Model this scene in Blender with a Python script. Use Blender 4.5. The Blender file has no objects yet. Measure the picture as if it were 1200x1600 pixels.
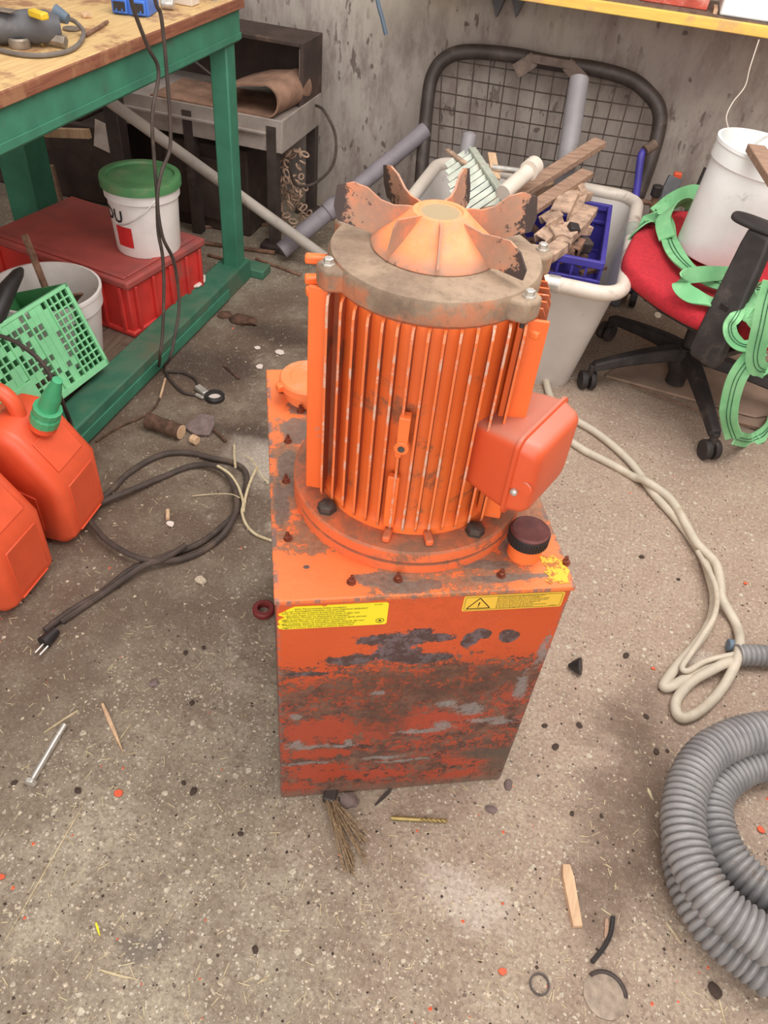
import bpy, bmesh, math, random
from mathutils import Vector, Matrix, Euler
random.seed(7)
C = bpy.context.scene
PI = math.pi
R = math.radians

# ---------------------------------------------------------------- camera
F_PX = 1200.0
def _n(v): return Vector(v).normalized()
_up = _n((140, 1260, F_PX))
_yb = Vector((500, 1091, -F_PX))
_Y = (_yb - _up * _yb.dot(_up)).normalized()
_X = _Y.cross(_up)
ROT = Matrix((_X, _Y, _up))            # camera axes -> room axes
CAM = Vector((0, 0, 1.5))
cd = bpy.data.cameras.new('camera'); cam = bpy.data.objects.new('camera', cd)
C.collection.objects.link(cam)
cam.matrix_world = Matrix.Translation(CAM) @ ROT.to_4x4()
cd.sensor_width = 36; cd.sensor_fit = 'AUTO'; cd.lens = 36 * F_PX / 1600
cd.clip_start = 0.02
C.camera = cam
def ray(px, py): return ROT @ Vector(((px - 600) / F_PX, -(py - 800) / F_PX, -1))
def atz(px, py, z=0.0):
    d = ray(px, py); return CAM + d * ((z - CAM.z) / d.z)
def aty(px, py, y):
    d = ray(px, py); return CAM + d * (y / d.y)
def atx(px, py, x):
    d = ray(px, py); return CAM + d * (x / d.x)

# ---------------------------------------------------------------- light
w = bpy.data.worlds.new('world'); C.world = w; w.use_nodes = True
bg = w.node_tree.nodes['Background']
bg.inputs[0].default_value = (1.0, 0.972, 0.95, 1); bg.inputs[1].default_value = 1.04
def area(name, loc, target, sx, sy, power, col):
    l = bpy.data.lights.new(name, 'AREA'); l.shape = 'RECTANGLE'; l.size = sx; l.size_y = sy
    l.energy = power; l.color = col
    o = bpy.data.objects.new(name, l); C.collection.objects.link(o)
    o.location = loc
    o.rotation_euler = (Vector(target) - Vector(loc)).to_track_quat('-Z', 'Y').to_euler()
area('door_daylight', (0.3, -2.4, 1.9), (0, 1.6, 0.3), 3.2, 2.4, 80, (1, 0.96, 0.92))
area('overhead_fill_light', (0.45, 1.5, 2.85), (0.2, 2.1, 0), 2.2, 1.6, 68, (1, 0.96, 0.92))  # added fill light overhead, not a fitting of the room
C.view_settings.view_transform = 'Standard'; C.view_settings.look = 'None'
C.view_settings.gamma = 1; C.view_settings.use_curve_mapping = False
C.view_settings.exposure = 0.0

# ---------------------------------------------------------------- shader helpers
def srgb(r, g=None, b=None):
    if g is None: r, g, b = r
    f = lambda c: (c / 255 / 12.92) if c / 255 <= 0.04045 else ((c / 255 + 0.055) / 1.055) ** 2.4
    return (f(r), f(g), f(b), 1)
class NT:
    def __init__(s, name, rough=0.6, metal=0.0):
        s.m = bpy.data.materials.new(name); s.m.use_nodes = True; s.t = s.m.node_tree
        s.b = s.t.nodes['Principled BSDF']; s.b.inputs['Roughness'].default_value = rough
        s.b.inputs['Metallic'].default_value = metal
        s.tc = s.t.nodes.new('ShaderNodeTexCoord'); s.o = s.tc.outputs['Object']
    def L(s, a, b): s.t.links.new(a, b)
    def put(s, inp, v):
        if hasattr(v, 'is_output'): s.L(v, inp)
        else: inp.default_value = v
    def math(s, op, a, b=0.0, c=None, clamp=False):
        n = s.t.nodes.new('ShaderNodeMath'); n.operation = op; n.use_clamp = clamp
        s.put(n.inputs[0], a); s.put(n.inputs[1], b)
        if c is not None: s.put(n.inputs[2], c)
        return n.outputs[0]
    def noise(s, scale, detail=4, rough=0.55, dist=0.0, vec=None, col=False):
        n = s.t.nodes.new('ShaderNodeTexNoise'); s.L(vec or s.o, n.inputs['Vector'])
        n.inputs['Scale'].default_value = scale; n.inputs['Detail'].default_value = detail
        n.inputs['Roughness'].default_value = rough; n.inputs['Distortion'].default_value = dist
        return n.outputs[1 if col else 0]
    def vor(s, scale, vec=None, feat='F1', rnd=1.0):
        n = s.t.nodes.new('ShaderNodeTexVoronoi'); n.feature = feat; s.L(vec or s.o, n.inputs['Vector'])
        n.inputs['Scale'].default_value = scale; n.inputs['Randomness'].default_value = rnd
        return n
    def mp(s, v, a, b, c=0.0, d=1.0, smooth=True):
        n = s.t.nodes.new('ShaderNodeMapRange'); n.interpolation_type = 'SMOOTHSTEP' if smooth else 'LINEAR'
        s.put(n.inputs[0], v)
        for i, x in enumerate((a, b, c, d)): s.put(n.inputs[i + 1], x)
        return n.outputs[0]
    def mix(s, f, a, b):
        n = s.t.nodes.new('ShaderNodeMix'); n.data_type = 'RGBA'
        s.put(n.inputs[0], f); s.put(n.inputs[6], a); s.put(n.inputs[7], b); return n.outputs[2]
    def map(s, loc=(0, 0, 0), rot=(0, 0, 0), scale=(1, 1, 1), vec=None):
        n = s.t.nodes.new('ShaderNodeMapping'); s.L(vec or s.o, n.inputs[0])
        n.inputs[1].default_value = loc; n.inputs[2].default_value = rot; n.inputs[3].default_value = scale
        return n.outputs[0]
    def xyz(s, vec=None):
        n = s.t.nodes.new('ShaderNodeSeparateXYZ'); s.L(vec or s.o, n.inputs[0]); return n.outputs
    def warp(s, amt, scale, vec=None, detail=3):
        c = s.noise(scale, detail, col=True, vec=vec)
        a = s.t.nodes.new('ShaderNodeVectorMath'); a.operation = 'SUBTRACT'; s.L(c, a.inputs[0]); a.inputs[1].default_value = (.5, .5, .5)
        m = s.t.nodes.new('ShaderNodeVectorMath'); m.operation = 'SCALE'; s.L(a.outputs[0], m.inputs[0]); m.inputs['Scale'].default_value = amt
        d = s.t.nodes.new('ShaderNodeVectorMath'); d.operation = 'ADD'; s.L(vec or s.o, d.inputs[0]); s.L(m.outputs[0], d.inputs[1])
        return d.outputs[0]
    def blob(s, vec, cx, cy, rx, ry, axes=(0, 1), soft=0.25, rag=None, amt=1.0):
        o = s.xyz(vec)
        a = s.math('DIVIDE', s.math('SUBTRACT', o[axes[0]], cx), rx); b = s.math('DIVIDE', s.math('SUBTRACT', o[axes[1]], cy), ry)
        d = s.math('SQRT', s.math('ADD', s.math('MULTIPLY', a, a), s.math('MULTIPLY', b, b)))
        if rag is not None: d = s.math('ADD', d, s.math('MULTIPLY', s.math('SUBTRACT', rag, .5), amt))
        return s.mp(d, 1 + soft, 1 - soft)
    def up(s):
        g = s.t.nodes.new('ShaderNodeNewGeometry'); return s.xyz(g.outputs['Normal'])[2]
    def fin(s, col, bump=None, strength=0.3, dist=0.002, rough=None):
        s.put(s.b.inputs['Base Color'], col)
        if rough is not None: s.put(s.b.inputs['Roughness'], rough)
        if bump is not None:
            n = s.t.nodes.new('ShaderNodeBump'); n.inputs['Strength'].default_value = strength
            n.inputs['Distance'].default_value = dist; s.L(bump, n.inputs['Height']); s.L(n.outputs[0], s.b.inputs['Normal'])
        return s.m
def simple(name, c, rough=0.6, metal=0.0, var=0.18, scale=25, bump=0.15, dirt=None, damt=0.5, dscale=9):
    s = NT(name, rough, metal); base = srgb(c)
    n = s.noise(scale, 5, 0.6)
    dark = tuple(v * (1 - var * 1.6) for v in base[:3]) + (1,); light = tuple(min(1, v * (1 + var)) for v in base[:3]) + (1,)
    col = s.mix(s.mp(n, 0.3, 0.7), dark, light)
    if dirt: col = s.mix(s.mp(s.noise(dscale, 8, 0.7), 0.62 - damt * 0.25, 0.72, 0, 0.85), col, srgb(dirt))
    return s.fin(col, n, bump)

# ---------------------------------------------------------------- mesh helpers
class MB:
    def __init__(s): s.v = []; s.f = []; s.mi = []; s.cur = 0
    def add(s, vs, fs):
        o = len(s.v); s.v += [tuple(v) for v in vs]; s.f += [tuple(i + o for i in f) for f in fs]; s.mi += [s.cur] * len(fs); return s
    def box(s, c, d, rot=None):
        x, y, z = d[0] / 2, d[1] / 2, d[2] / 2
        vs = [Vector((a * x, b * y, e * z)) for a in (-1, 1) for b in (-1, 1) for e in (-1, 1)]
        if rot is not None:
            m = rot if isinstance(rot, Matrix) else Euler(rot).to_matrix()
            vs = [m @ v for v in vs]
        vs = [v + Vector(c) for v in vs]
        return s.add(vs, [(0, 1, 3, 2), (4, 6, 7, 5), (0, 4, 5, 1), (2, 3, 7, 6), (0, 2, 6, 4), (1, 5, 7, 3)])
    def span(s, lo, hi): return s.box([(a + b) / 2 for a, b in zip(lo, hi)], [abs(b - a) for a, b in zip(lo, hi)])
    def hexa(s, vs): return s.add(vs, [(0, 3, 2, 1), (4, 5, 6, 7), (0, 1, 5, 4), (1, 2, 6, 5), (2, 3, 7, 6), (3, 0, 4, 7)])
    def bar(s, a, b, wd, th, up=(0, 0, 1)):        # rectangular bar from a to b
        a, b = Vector(a), Vector(b); t = (b - a).normalized(); u = Vector(up)
        if abs(t.dot(u)) > 0.98: u = Vector((1, 0, 0))
        r = t.cross(u).normalized() * wd / 2; q = r.cross(t).normalized() * th / 2
        return s.hexa([a - r - q, a + r - q, a + r + q, a - r + q, b - r - q, b + r - q, b + r + q, b - r + q])
    def prism(s, pts, z0, z1, m=None):
        n = len(pts); vs = [Vector((p[0], p[1], z0)) for p in pts] + [Vector((p[0], p[1], z1)) for p in pts]
        if m is not None: vs = [m @ v for v in vs]
        return s.add(vs, [tuple(range(n))[::-1], tuple(range(n, 2 * n))] + [(i, (i + 1) % n, n + (i + 1) % n, n + i) for i in range(n)])
    def lathe(s, prof, n=32, c=(0, 0, 0), m=None, closed=False):
        vs = []; fs = []
        for r, z in prof:
            for k in range(n):
                a = 2 * PI * k / n; vs.append(Vector((r * math.cos(a), r * math.sin(a), z)))
        p = len(prof)
        for i in range(p if closed else p - 1):
            j = (i + 1) % p
            for k in range(n): fs.append((i * n + k, i * n + (k + 1) % n, j * n + (k + 1) % n, j * n + k))
        if not closed:
            if prof[0][0] > 1e-6: fs.append(tuple(range(n))[::-1])
            if prof[-1][0] > 1e-6: fs.append(tuple((p - 1) * n + k for k in range(n)))
        if m is not None: vs = [m @ v for v in vs]
        return s.add([v + Vector(c) for v in vs], fs)
    def cyl(s, a, b, r, r2=None, n=20):
        a, b = Vector(a), Vector(b); q = (b - a).to_track_quat('Z', 'Y').to_matrix()
        return s.lathe([(r, 0), (r if r2 is None else r2, (b - a).length)], n, a, q)
    def tube(s, pts, r, n=8, closed=False, cap=True):
        pts = [Vector(p) for p in pts]; N = len(pts); rf = r if callable(r) else (lambda i: r)
        vs = []; fs = []; prev = None
        for i, p in enumerate(pts):
            t = (pts[(i + 1) % N] - pts[i - 1]) if closed else (pts[min(i + 1, N - 1)] - pts[max(i - 1, 0)])
            t = t.normalized() if t.length > 1e-9 else Vector((0, 0, 1))
            if prev is None:
                u = Vector((0, 0, 1)) if abs(t.z) < 0.9 else Vector((1, 0, 0)); prev = (u - t * u.dot(t)).normalized()
            else:
                prev = prev - t * prev.dot(t)
                prev = prev.normalized() if prev.length > 1e-6 else Vector((1, 0, 0))
            bi = t.cross(prev); rr = rf(i)
            for k in range(n):
                a = 2 * PI * k / n; vs.append(p + (prev * math.cos(a) + bi * math.sin(a)) * rr)
        for i in range(N if closed else N - 1):
            j = (i + 1) % N
            for k in range(n): fs.append((i * n + k, i * n + (k + 1) % n, j * n + (k + 1) % n, j * n + k))
        if cap and not closed: fs += [tuple(range(n))[::-1], tuple((N - 1) * n + k for k in range(n))]
        return s.add(vs, fs)
    def ribbon(s, pts, wdirs, wd, th=0.003):
        pts = [Vector(p) for p in pts]; N = len(pts); vs = []
        for i, p in enumerate(pts):
            t = (pts[min(i + 1, N - 1)] - pts[max(i - 1, 0)]).normalized(); wv = Vector(wdirs[i])
            wv = (wv - t * wv.dot(t)).normalized(); nn = t.cross(wv) * th / 2; ww = wv * wd / 2
            vs += [p - ww - nn, p + ww - nn, p + ww + nn, p - ww + nn]
        fs = []
        for i in range(N - 1):
            for k in range(4): fs.append((i * 4 + k, i * 4 + (k + 1) % 4, i * 4 + 4 + (k + 1) % 4, i * 4 + 4 + k))
        fs += [(3, 2, 1, 0), tuple((N - 1) * 4 + k for k in range(4))]
        return s.add(vs, fs)
def spline(pts, k=6, closed=False):
    P = [Vector(p) for p in pts]; N = len(P); out = []
    for i in range(N if closed else N - 1):
        g = (lambda j: P[j % N]) if closed else (lambda j: P[max(0, min(N - 1, j))])
        a, b, c, d = g(i - 1), g(i), g(i + 1), g(i + 2)
        for j in range(k):
            t = j / k
            out.append(0.5 * ((2 * b) + (c - a) * t + (2 * a - 5 * b + 4 * c - d) * t * t + (3 * b - a - 3 * c + d) * t ** 3))
    if not closed: out.append(P[-1])
    return out
def resample(pts, step):
    out = [pts[0].copy()]; acc = 0.0
    for i in range(len(pts) - 1):
        a, b = pts[i], pts[i + 1]; L = (b - a).length
        if L < 1e-9: continue
        d = step - acc
        while d <= L: out.append(a.lerp(b, d / L)); d += step
        acc = L - (d - step)
    return out
def obj(name, mb, mat, parent=None, loc=(0, 0, 0), rot=(0, 0, 0), smooth=True, bevel=0, seg=2, ang=35):
    me = bpy.data.meshes.new(name); me.from_pydata(mb.v, [], mb.f)
    mats = mat if isinstance(mat, (list, tuple)) else [mat]
    for m in mats: me.materials.append(m)
    if len(mats) > 1: me.polygons.foreach_set('material_index', mb.mi)
    bm = bmesh.new(); bm.from_mesh(me); bmesh.ops.recalc_face_normals(bm, faces=bm.faces); bm.to_mesh(me); bm.free()
    if smooth:
        me.polygons.foreach_set('use_smooth', [True] * len(me.polygons)); me.set_sharp_from_angle(angle=R(ang))
    o = bpy.data.objects.new(name, me); C.collection.objects.link(o)
    o.location = loc; o.rotation_euler = rot
    if parent: o.parent = parent
    if bevel:
        b = o.modifiers.new('bevel', 'BEVEL'); b.width = bevel; b.segments = seg; b.limit_method = 'ANGLE'; b.angle_limit = R(40)
        b.harden_normals = False
    return o
def tag(o, label, cat, group=None):
    o['label'] = label; o['category'] = cat
    if group: o['group'] = group
    return o
def thing(name, label, cat, loc=(0, 0, 0), rz=0.0, group=None, rot=None):
    o = bpy.data.objects.new(name, None); C.collection.objects.link(o); o.empty_display_size = 0.05
    o.location = loc; o.rotation_euler = rot if rot is not None else (0, 0, rz); return tag(o, label, cat, group)
def struct(name, mb, mat, **k):
    o = obj(name, mb, mat, **k); o['kind'] = 'structure'; return o
def stuff(o): o['kind'] = 'stuff'; return o
def copy(o, name=None, parent=None):
    c = o.copy(); C.collection.objects.link(c)
    if parent: c.parent = parent
    return c
def copy_tree(o, parent=None):
    c = o.copy(); C.collection.objects.link(c)
    if parent: c.parent = parent
    for ch in list(o.children): copy_tree(ch, c)
    return c
def text_mb(txt, size, italic=0.0, bold=False):
    cu = bpy.data.curves.new('t', 'FONT'); cu.body = txt; cu.size = size; cu.shear = italic; cu.resolution_u = 2
    if bold: cu.offset = size * 0.02
    o = bpy.data.objects.new('t', cu); C.collection.objects.link(o)
    dg = bpy.context.evaluated_depsgraph_get(); me = bpy.data.meshes.new_from_object(o.evaluated_get(dg))
    mb = MB(); mb.add([v.co for v in me.vertices], [tuple(p.vertices) for p in me.polygons])
    bpy.data.objects.remove(o); bpy.data.curves.remove(cu); bpy.data.meshes.remove(me); return mb
def rough_rock(c, r, n=3, sq=(1, 1, .6)):
    bm = bmesh.new(); bmesh.ops.create_icosphere(bm, subdivisions=2, radius=1)
    mb = MB(); vs = []
    for v in bm.verts:
        k = 1 + random.uniform(-.22, .22); vs.append((c[0] + v.co.x * r * k * sq[0], c[1] + v.co.y * r * k * sq[1], c[2] + v.co.z * r * k * sq[2]))
    mb.add(vs, [tuple(x.index for x in f.verts) for f in bm.faces]); bm.free(); return mb

# ================================================================ materials
def floor_mat():
    s = NT('concrete_floor', 0.85)
    p = s.o; big = s.noise(1.3, 4, 0.6); mid = s.noise(7, 6, 0.65); fine = s.noise(120, 4, 0.7)
    col = s.mix(s.mp(big, .35, .65), srgb(152, 141, 122), srgb(176, 163, 143))
    col = s.mix(s.mp(mid, .35, .68), srgb(136, 121, 104), col)
    col = s.mix(s.mp(s.noise(30, 7, .75), .48, .62, 0, .5), col, srgb(122, 106, 91)); col = s.mix(s.mp(s.noise(22, 7, .75, vec=s.map((6, 6, 6))), .54, .66, 0, .45), col, srgb(196, 182, 163))
    # lighter, warmer tone to the right of the machine and by the far wall
    wv = s.warp(.5, 2.2)
    warm = s.blob(wv, .45, 1.9, .75, 1.5, soft=.5)
    col = s.mix(s.math('MULTIPLY', warm, .5), col, srgb(196, 166, 148))
    # soil and oil dirt trodden in beside the bench
    d1 = s.blob(wv, -.95, 1.75, .55, .95, soft=.45); d2 = s.blob(wv, -1.25, .8, .5, .55, soft=.5)
    d3 = s.blob(s.warp(.3, 5), .40, .98, .11, .26, soft=.6); d4 = s.blob(s.warp(.2, 7), .37, .72, .09, .09, soft=.6)
    dm = s.math('MAXIMUM', s.math('MAXIMUM', d1, d2), s.math('MULTIPLY', s.math('MAXIMUM', d3, d4), .9))
    dm = s.math('MULTIPLY', dm, s.mp(s.noise(5, 8, .7), .3, .6, .35, .95))
    col = s.mix(dm, col, srgb(96, 76, 62))
    # dark wet-looking patches
    dk = s.mp(s.noise(3.3, 8, .75, .6), .60, .70); col = s.mix(s.math('MULTIPLY', dk, .5), col, srgb(96, 80, 68))
    # pale cement spots
    pl = s.mp(s.noise(2.7, 7, .8, .3, vec=s.map((3, 8, 1))), .6, .7); col = s.mix(s.math('MULTIPLY', pl, .55), col, srgb(190, 176, 160))
    oil = s.blob(s.warp(.08, 18), -.62, 1.0, .001, .001); 
    for cx, cy, rx, ry in ((-.43, .33, .035, .022), (-.40, .355, .02, .02)):
        col = s.mix(s.math('MULTIPLY', s.blob(s.warp(.03, 30), cx, cy, rx, ry, soft=.4), .7), col, srgb(105, 96, 88))
    for cx, cy, rx, ry in ((-1.0, 2.3, .16, .07), (-1.12, 2.02, .17, .11), (-.85, 1.72, .12, .05)):
        col = s.mix(s.math('MULTIPLY', s.blob(s.warp(.16, 9), cx, cy, rx, ry, soft=.5), .8), col, srgb(62, 46, 38))
    for cx, cy, rx, ry in ((.52, 1.33, .05, .025), (-.72, 1.62, .14, .09), (.1, .6, .09, .05)):
        col = s.mix(s.math('MULTIPLY', s.blob(s.warp(.16, 12), cx, cy, rx, ry, soft=.5), .6), col, srgb(205, 192, 178))
    # aggregate stones set in the cement
    clean = s.mp(dm, .15, .6, 1, .25)
    wp = s.warp(.014, 45)
    bump = s.math('MULTIPLY', fine, .5)
    for sc, th, sel, c in ((50, .26, .70, (208, 197, 176)), (95, .31, .58, (204, 192, 172)), (170, .34, .5, (216, 205, 187)), (110, .27, .70, (92, 78, 68))):
        v = s.vor(sc, wp); cc = s.xyz(v.outputs['Color'])
        m = s.math('MULTIPLY', s.mp(v.outputs['Distance'], s.math('MULTIPLY', s.math('ADD', cc[1], .35), th), s.math('MULTIPLY', s.math('ADD', cc[1], .2), th)), s.mp(cc[0], sel, sel + .02))
        m = s.math('MULTIPLY', m, clean)
        col = s.mix(s.math('MULTIPLY', m, s.mp(cc[2], 0, 1, .2, .85)), col, srgb(c)); bump = s.math('ADD', bump, s.math('MULTIPLY', m, .5))
    col = s.mix(s.mp(fine, .35, .7, .0, .45), col, srgb(88, 74, 62))
    hs = s.noise(320, 2, .5); col = s.mix(s.mp(hs, .62, .75, 0, .5), col, srgb(222, 208, 190))
    b2 = s.math('ADD', bump, s.math('MULTIPLY', mid, 3))
    return s.fin(col, b2, .55, .003)
def wall_mat():
    s = NT('rough_plaster', 0.9)
    n = s.noise(1.5, 6, .65); st = s.noise(14, 7, .7, vec=s.map(scale=(1, 1, .35))); f = s.noise(70, 4, .6)
    col = s.mix(s.mp(n, .35, .65), srgb(164, 153, 146), srgb(186, 176, 166))
    col = s.mix(s.mp(st, .3, .6), srgb(142, 128, 122), col)
    col = s.mix(s.mp(s.noise(.9, 3, .5, vec=s.map((5, 1, 2))), .5, .65, 0, .6), col, srgb(198, 188, 172))
    pit = s.math('MULTIPLY', s.mp(s.noise(34, 3, .6, vec=s.map(scale=(1, 1, .33))), .60, .66), s.mp(s.noise(3, 3, .5), .4, .6, .15, 1))
    col = s.mix(s.math('MULTIPLY', pit, .75), col, srgb(88, 74, 68))
    v = s.vor(13, s.warp(.04, 16)); m = s.math('MULTIPLY', s.mp(v.outputs['Distance'], .17, .10), s.mp(s.xyz(v.outputs['Color'])[0], .74, .76))
    col = s.mix(s.math('MULTIPLY', m, .7), col, srgb(74, 62, 58))
    h = s.math('SUBTRACT', s.math('ADD', st, s.math('MULTIPLY', f, .3)), pit)
    return s.fin(col, h, .5, .004)
ORG = (236, 112, 54)
def orange_mat(name, c=ORG, grime=(96, 72, 58), amt=.35, dust=(190, 150, 120), damt=.25, rough=.42, prim=.25, nscale=9):
    s = NT(name, rough)
    n = s.noise(5, 4, .5); col = s.mix(s.mp(n, .3, .7), srgb(c), srgb(min(255, c[0] + 12), c[1] + 14, c[2] + 10))
    g = s.mp(s.noise(nscale, 9, .72, .3), .66 - amt * .3, .74 - amt * .25); col = s.mix(s.math('MULTIPLY', g, .8), col, srgb(grime))
    u = s.mp(s.up(), .3, .9); dn = s.mp(s.noise(16, 8, .75), .62 - damt * .45, .72 - damt * .2)
    col = s.mix(s.math('MULTIPLY', s.math('MULTIPLY', dn, u), .8), col, srgb(dust))
    p = s.mp(s.noise(26, 8, .8, vec=s.map((7, 3, 1))), .71 - prim * .08, .735 - prim * .08); col = s.mix(p, col, srgb(140, 136, 134))
    return s.fin(col, s.noise(60, 4), .18, .001, s.mp(g, 0, 1, rough, .8))
def tank_mat():
    s = NT('worn_orange_tank_paint', .38); o = s.xyz(); x, y, z = o[0], o[1], o[2]
    rag = s.mp(s.noise(38, 9, .8), .32, .68, smooth=False); rag2 = s.mp(s.noise(120, 6, .75), .32, .68, smooth=False); ragc = s.mp(s.noise(12, 6, .65, .4, vec=s.map((2, 2, 2), scale=(.8, 1, 1.2))), .33, .67, smooth=False); w1 = s.warp(.05, 9, detail=4); w2 = s.warp(.02, 26, detail=4)
    base = s.mix(s.mp(s.noise(4, 3), .3, .7), srgb(198, 80, 36), srgb(208, 88, 42))
    col = s.mix(s.mp(z, .50, .30), base, srgb(164, 68, 46))     # darker, duller orange lower down
    # scraped band: grime in ragged specks
    band = s.math('MULTIPLY', s.mp(z, .535, .41), s.mp(z, .0, .17, .8, .9))
    nn = s.math('ADD', s.math('MULTIPLY', ragc, .30), s.math('ADD', s.math('MULTIPLY', rag, .34), s.math('MULTIPLY', rag2, .36)))
    hole = None
    for cx, cz, rx, rz in ((.07, .245, .07, .04), (.29, .255, .085, .032), (.07, .165, .06, .02), (.08, .09, .05, .022), (.20, .07, .07, .014), (.38, .10, .05, .02), (.18, .235, .03, .03)):
        b_ = s.blob(w1, cx, cz, rx, rz, (0, 2), .35, rag, 1.6); hole = b_ if hole is None else s.math('MAXIMUM', hole, b_)
    thr = s.math('SUBTRACT', .90, s.math('MULTIPLY', band, .49)); thr = s.math('ADD', thr, s.math('MULTIPLY', hole, .20))
    g1 = s.mp(s.math('SUBTRACT', nn, thr), -.02, .03)
    gc = s.mix(s.mp(s.noise(24, 8, .8, vec=s.map((4, 4, 4))), .35, .65), srgb(58, 44, 40), srgb(126, 94, 76))
    col = s.mix(s.math('MULTIPLY', g1, .92), col, gc)
    sm = s.math('MAXIMUM', s.blob(w1, .26, .375, .20, .045, (0, 2), .45, rag, 1.8), s.blob(w1, .19, .29, .05, .07, (0, 2), .4, rag, 1.8))
    col = s.mix(s.math('MULTIPLY', sm, s.mp(s.math('ADD', s.math('MULTIPLY', rag, .4), s.math('MULTIPLY', s.noise(34, 7, .8, vec=s.map(scale=(2.2, 1, .5))), .6)), .30, .60, .12, .88)), col, s.mix(rag2, srgb(66, 46, 38), srgb(106, 74, 58)))
    # slate coloured bare patches under the stickers
    sl = None
    for cx, cz, rx, rz in ((.155, .512, .035, .014), (.20, .506, .045, .022), (.228, .522, .018, .014), (.19, .475, .045, .028), (.255, .508, .03, .012), (.12, .462, .045, .014), (.312, .497, .016, .020), (.330, .512, .016, .014), (.378, .503, .018, .018), (.24, .455, .05, .014), (.05, .43, .035, .006), (.10, .468, .02, .006)):
        bb = s.blob(w2, cx, cz, rx, rz, (0, 2), .06, s.math('ADD', s.math('MULTIPLY', rag, .7), s.math('MULTIPLY', rag2, .3)), 1.5 if cx < .29 else .35); sl = bb if sl is None else s.math('MAXIMUM', sl, bb)
    col = s.mix(s.math('MULTIPLY', sl, .95), col, s.mix(s.mp(rag, .4, .62), srgb(66, 56, 55), srgb(100, 90, 94)))
    pr = None                                                   # pale grey primer showing
    for cx, cz, rx, rz in ((.03, .205, .018, .018), (.06, .192, .035, .008), (.128, .20, .008, .016), (.11, .19, .03, .006), (.27, .222, .05, .010), (.30, .24, .02, .016), (.385, .245, .05, .010), (.42, .235, .03, .012), (.345, .285, .03, .022), (.05, .135, .05, .008), (.20, .135, .05, .008), (.24, .115, .05, .006), (.43, .35, .012, .05), (.445, .45, .01, .05), (.30, .31, .02, .012), (.03, .30, .01, .012), (.17, .36, .012, .008)):
        bb = s.blob(w2, cx, cz, rx * .85, rz * .8, (0, 2), .12, s.math('ADD', s.math('MULTIPLY', rag, .6), s.math('MULTIPLY', rag2, .4)), 3.2); pr = bb if pr is None else s.math('MAXIMUM', pr, bb)
    col = s.mix(s.math('MULTIPLY', pr, .85), col, s.mix(rag2, srgb(104, 98, 96), srgb(158, 150, 144)))
    # dark crease and dirty foot
    zz = s.math('SUBTRACT', z, s.math('ADD', .142, s.math('ADD', s.math('MULTIPLY', x, .04), s.math('MULTIPLY', s.math('SUBTRACT', rag, .5), .03))))
    cr = s.math('MULTIPLY', s.mp(s.math('ABSOLUTE', zz), .012, .002), s.mp(rag2, .35, .6, .3, .9)); col = s.mix(cr, col, srgb(78, 62, 54))
    col = s.mix(s.math('MULTIPLY', s.blob(w1, .42, .12, .075, .022, (0, 2), .4, rag, 1.2), .9), col, srgb(88, 74, 64))
    col = s.mix(s.math('MULTIPLY', s.blob(w1, .45, .06, .04, .07, (0, 2), .4, rag, 1.2), .85), col, srgb(96, 80, 68))
    ft = s.mp(s.math('ADD', z, s.math('MULTIPLY', rag, .05)), .062, .035); col = s.mix(s.math('MULTIPLY', ft, .75), col, srgb(112, 94, 80))
    sp = s.vor(46, s.warp(.03, 40)); spm = s.math('MULTIPLY', s.mp(sp.outputs['Distance'], .30, .22), s.math('MULTIPLY', s.mp(s.xyz(sp.outputs['Color'])[0], .45, .5), s.math('MULTIPLY', s.mp(z, .115, .09), s.mp(z, .02, .04))))
    col = s.mix(s.math('MULTIPLY', spm, .85), col, srgb(70, 54, 48))
    # top plate
    top = s.mp(z, .612, .616)
    tcol = s.mix(s.mp(s.noise(6, 4), .3, .7), srgb(232, 116, 60), srgb(238, 126, 70))
    dx = s.math('SUBTRACT', x, .229); dy = s.math('SUBTRACT', y, .2316)
    rr = s.math('SQRT', s.math('ADD', s.math('MULTIPLY', dx, dx), s.math('MULTIPLY', dy, dy)))
    near = s.mp(rr, .33, .20, 0, 1); keep = s.blob(w1, .06, .035, .105, .06, (0, 1), .2, rag, .5)
    gn = s.math('ADD', s.math('MULTIPLY', s.mp(s.noise(18, 5, .6), .3, .7, smooth=False), .4), s.math('ADD', s.math('MULTIPLY', rag, .35), s.math('MULTIPLY', rag2, .25)))
    th2 = s.math('ADD', s.math('SUBTRACT', .74, s.math('MULTIPLY', near, .36)), s.math('MULTIPLY', keep, .4))
    gm = s.mp(s.math('SUBTRACT', gn, th2), -.05, .08)
    tcol = s.mix(s.math('MULTIPLY', gm, .88), tcol, s.mix(rag2, srgb(104, 82, 66), srgb(158, 124, 98)))
    bare = None
    for cx, cy, rx, ry in ((.155, .030, .045, .018), (.2, .014, .05, .012), (.33, .05, .04, .01), (.385, .09, .025, .03), (.36, .022, .07, .008), (.03, .30, .018, .05), (.05, .40, .03, .04), (.015, .2, .012, .06), (.06, .47, .03, .02), (.05, .25, .03, .03)):
        bb = s.blob(w2, cx, cy, rx, ry, (0, 1), .06, rag, .9); bare = bb if bare is None else s.math('MAXIMUM', bare, bb)
    tcol = s.mix(s.math('MULTIPLY', bare, .92), tcol, s.mix(rag2, srgb(100, 84, 74), srgb(132, 116, 104)))
    tcol = s.mix(s.blob(s.o, .048, .062, .005, .004, (0, 1), .3), tcol, srgb(90, 80, 76))
    col = s.mix(top, col, tcol)
    ed = s.math('MULTIPLY', s.mp(z, .600, .618), s.mp(s.noise(35, 6, .75, vec=s.map(scale=(1, 1, .1))), .5, .58)); ed = s.math('MULTIPLY', ed, s.mp(z, .6228, .6215))
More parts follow.
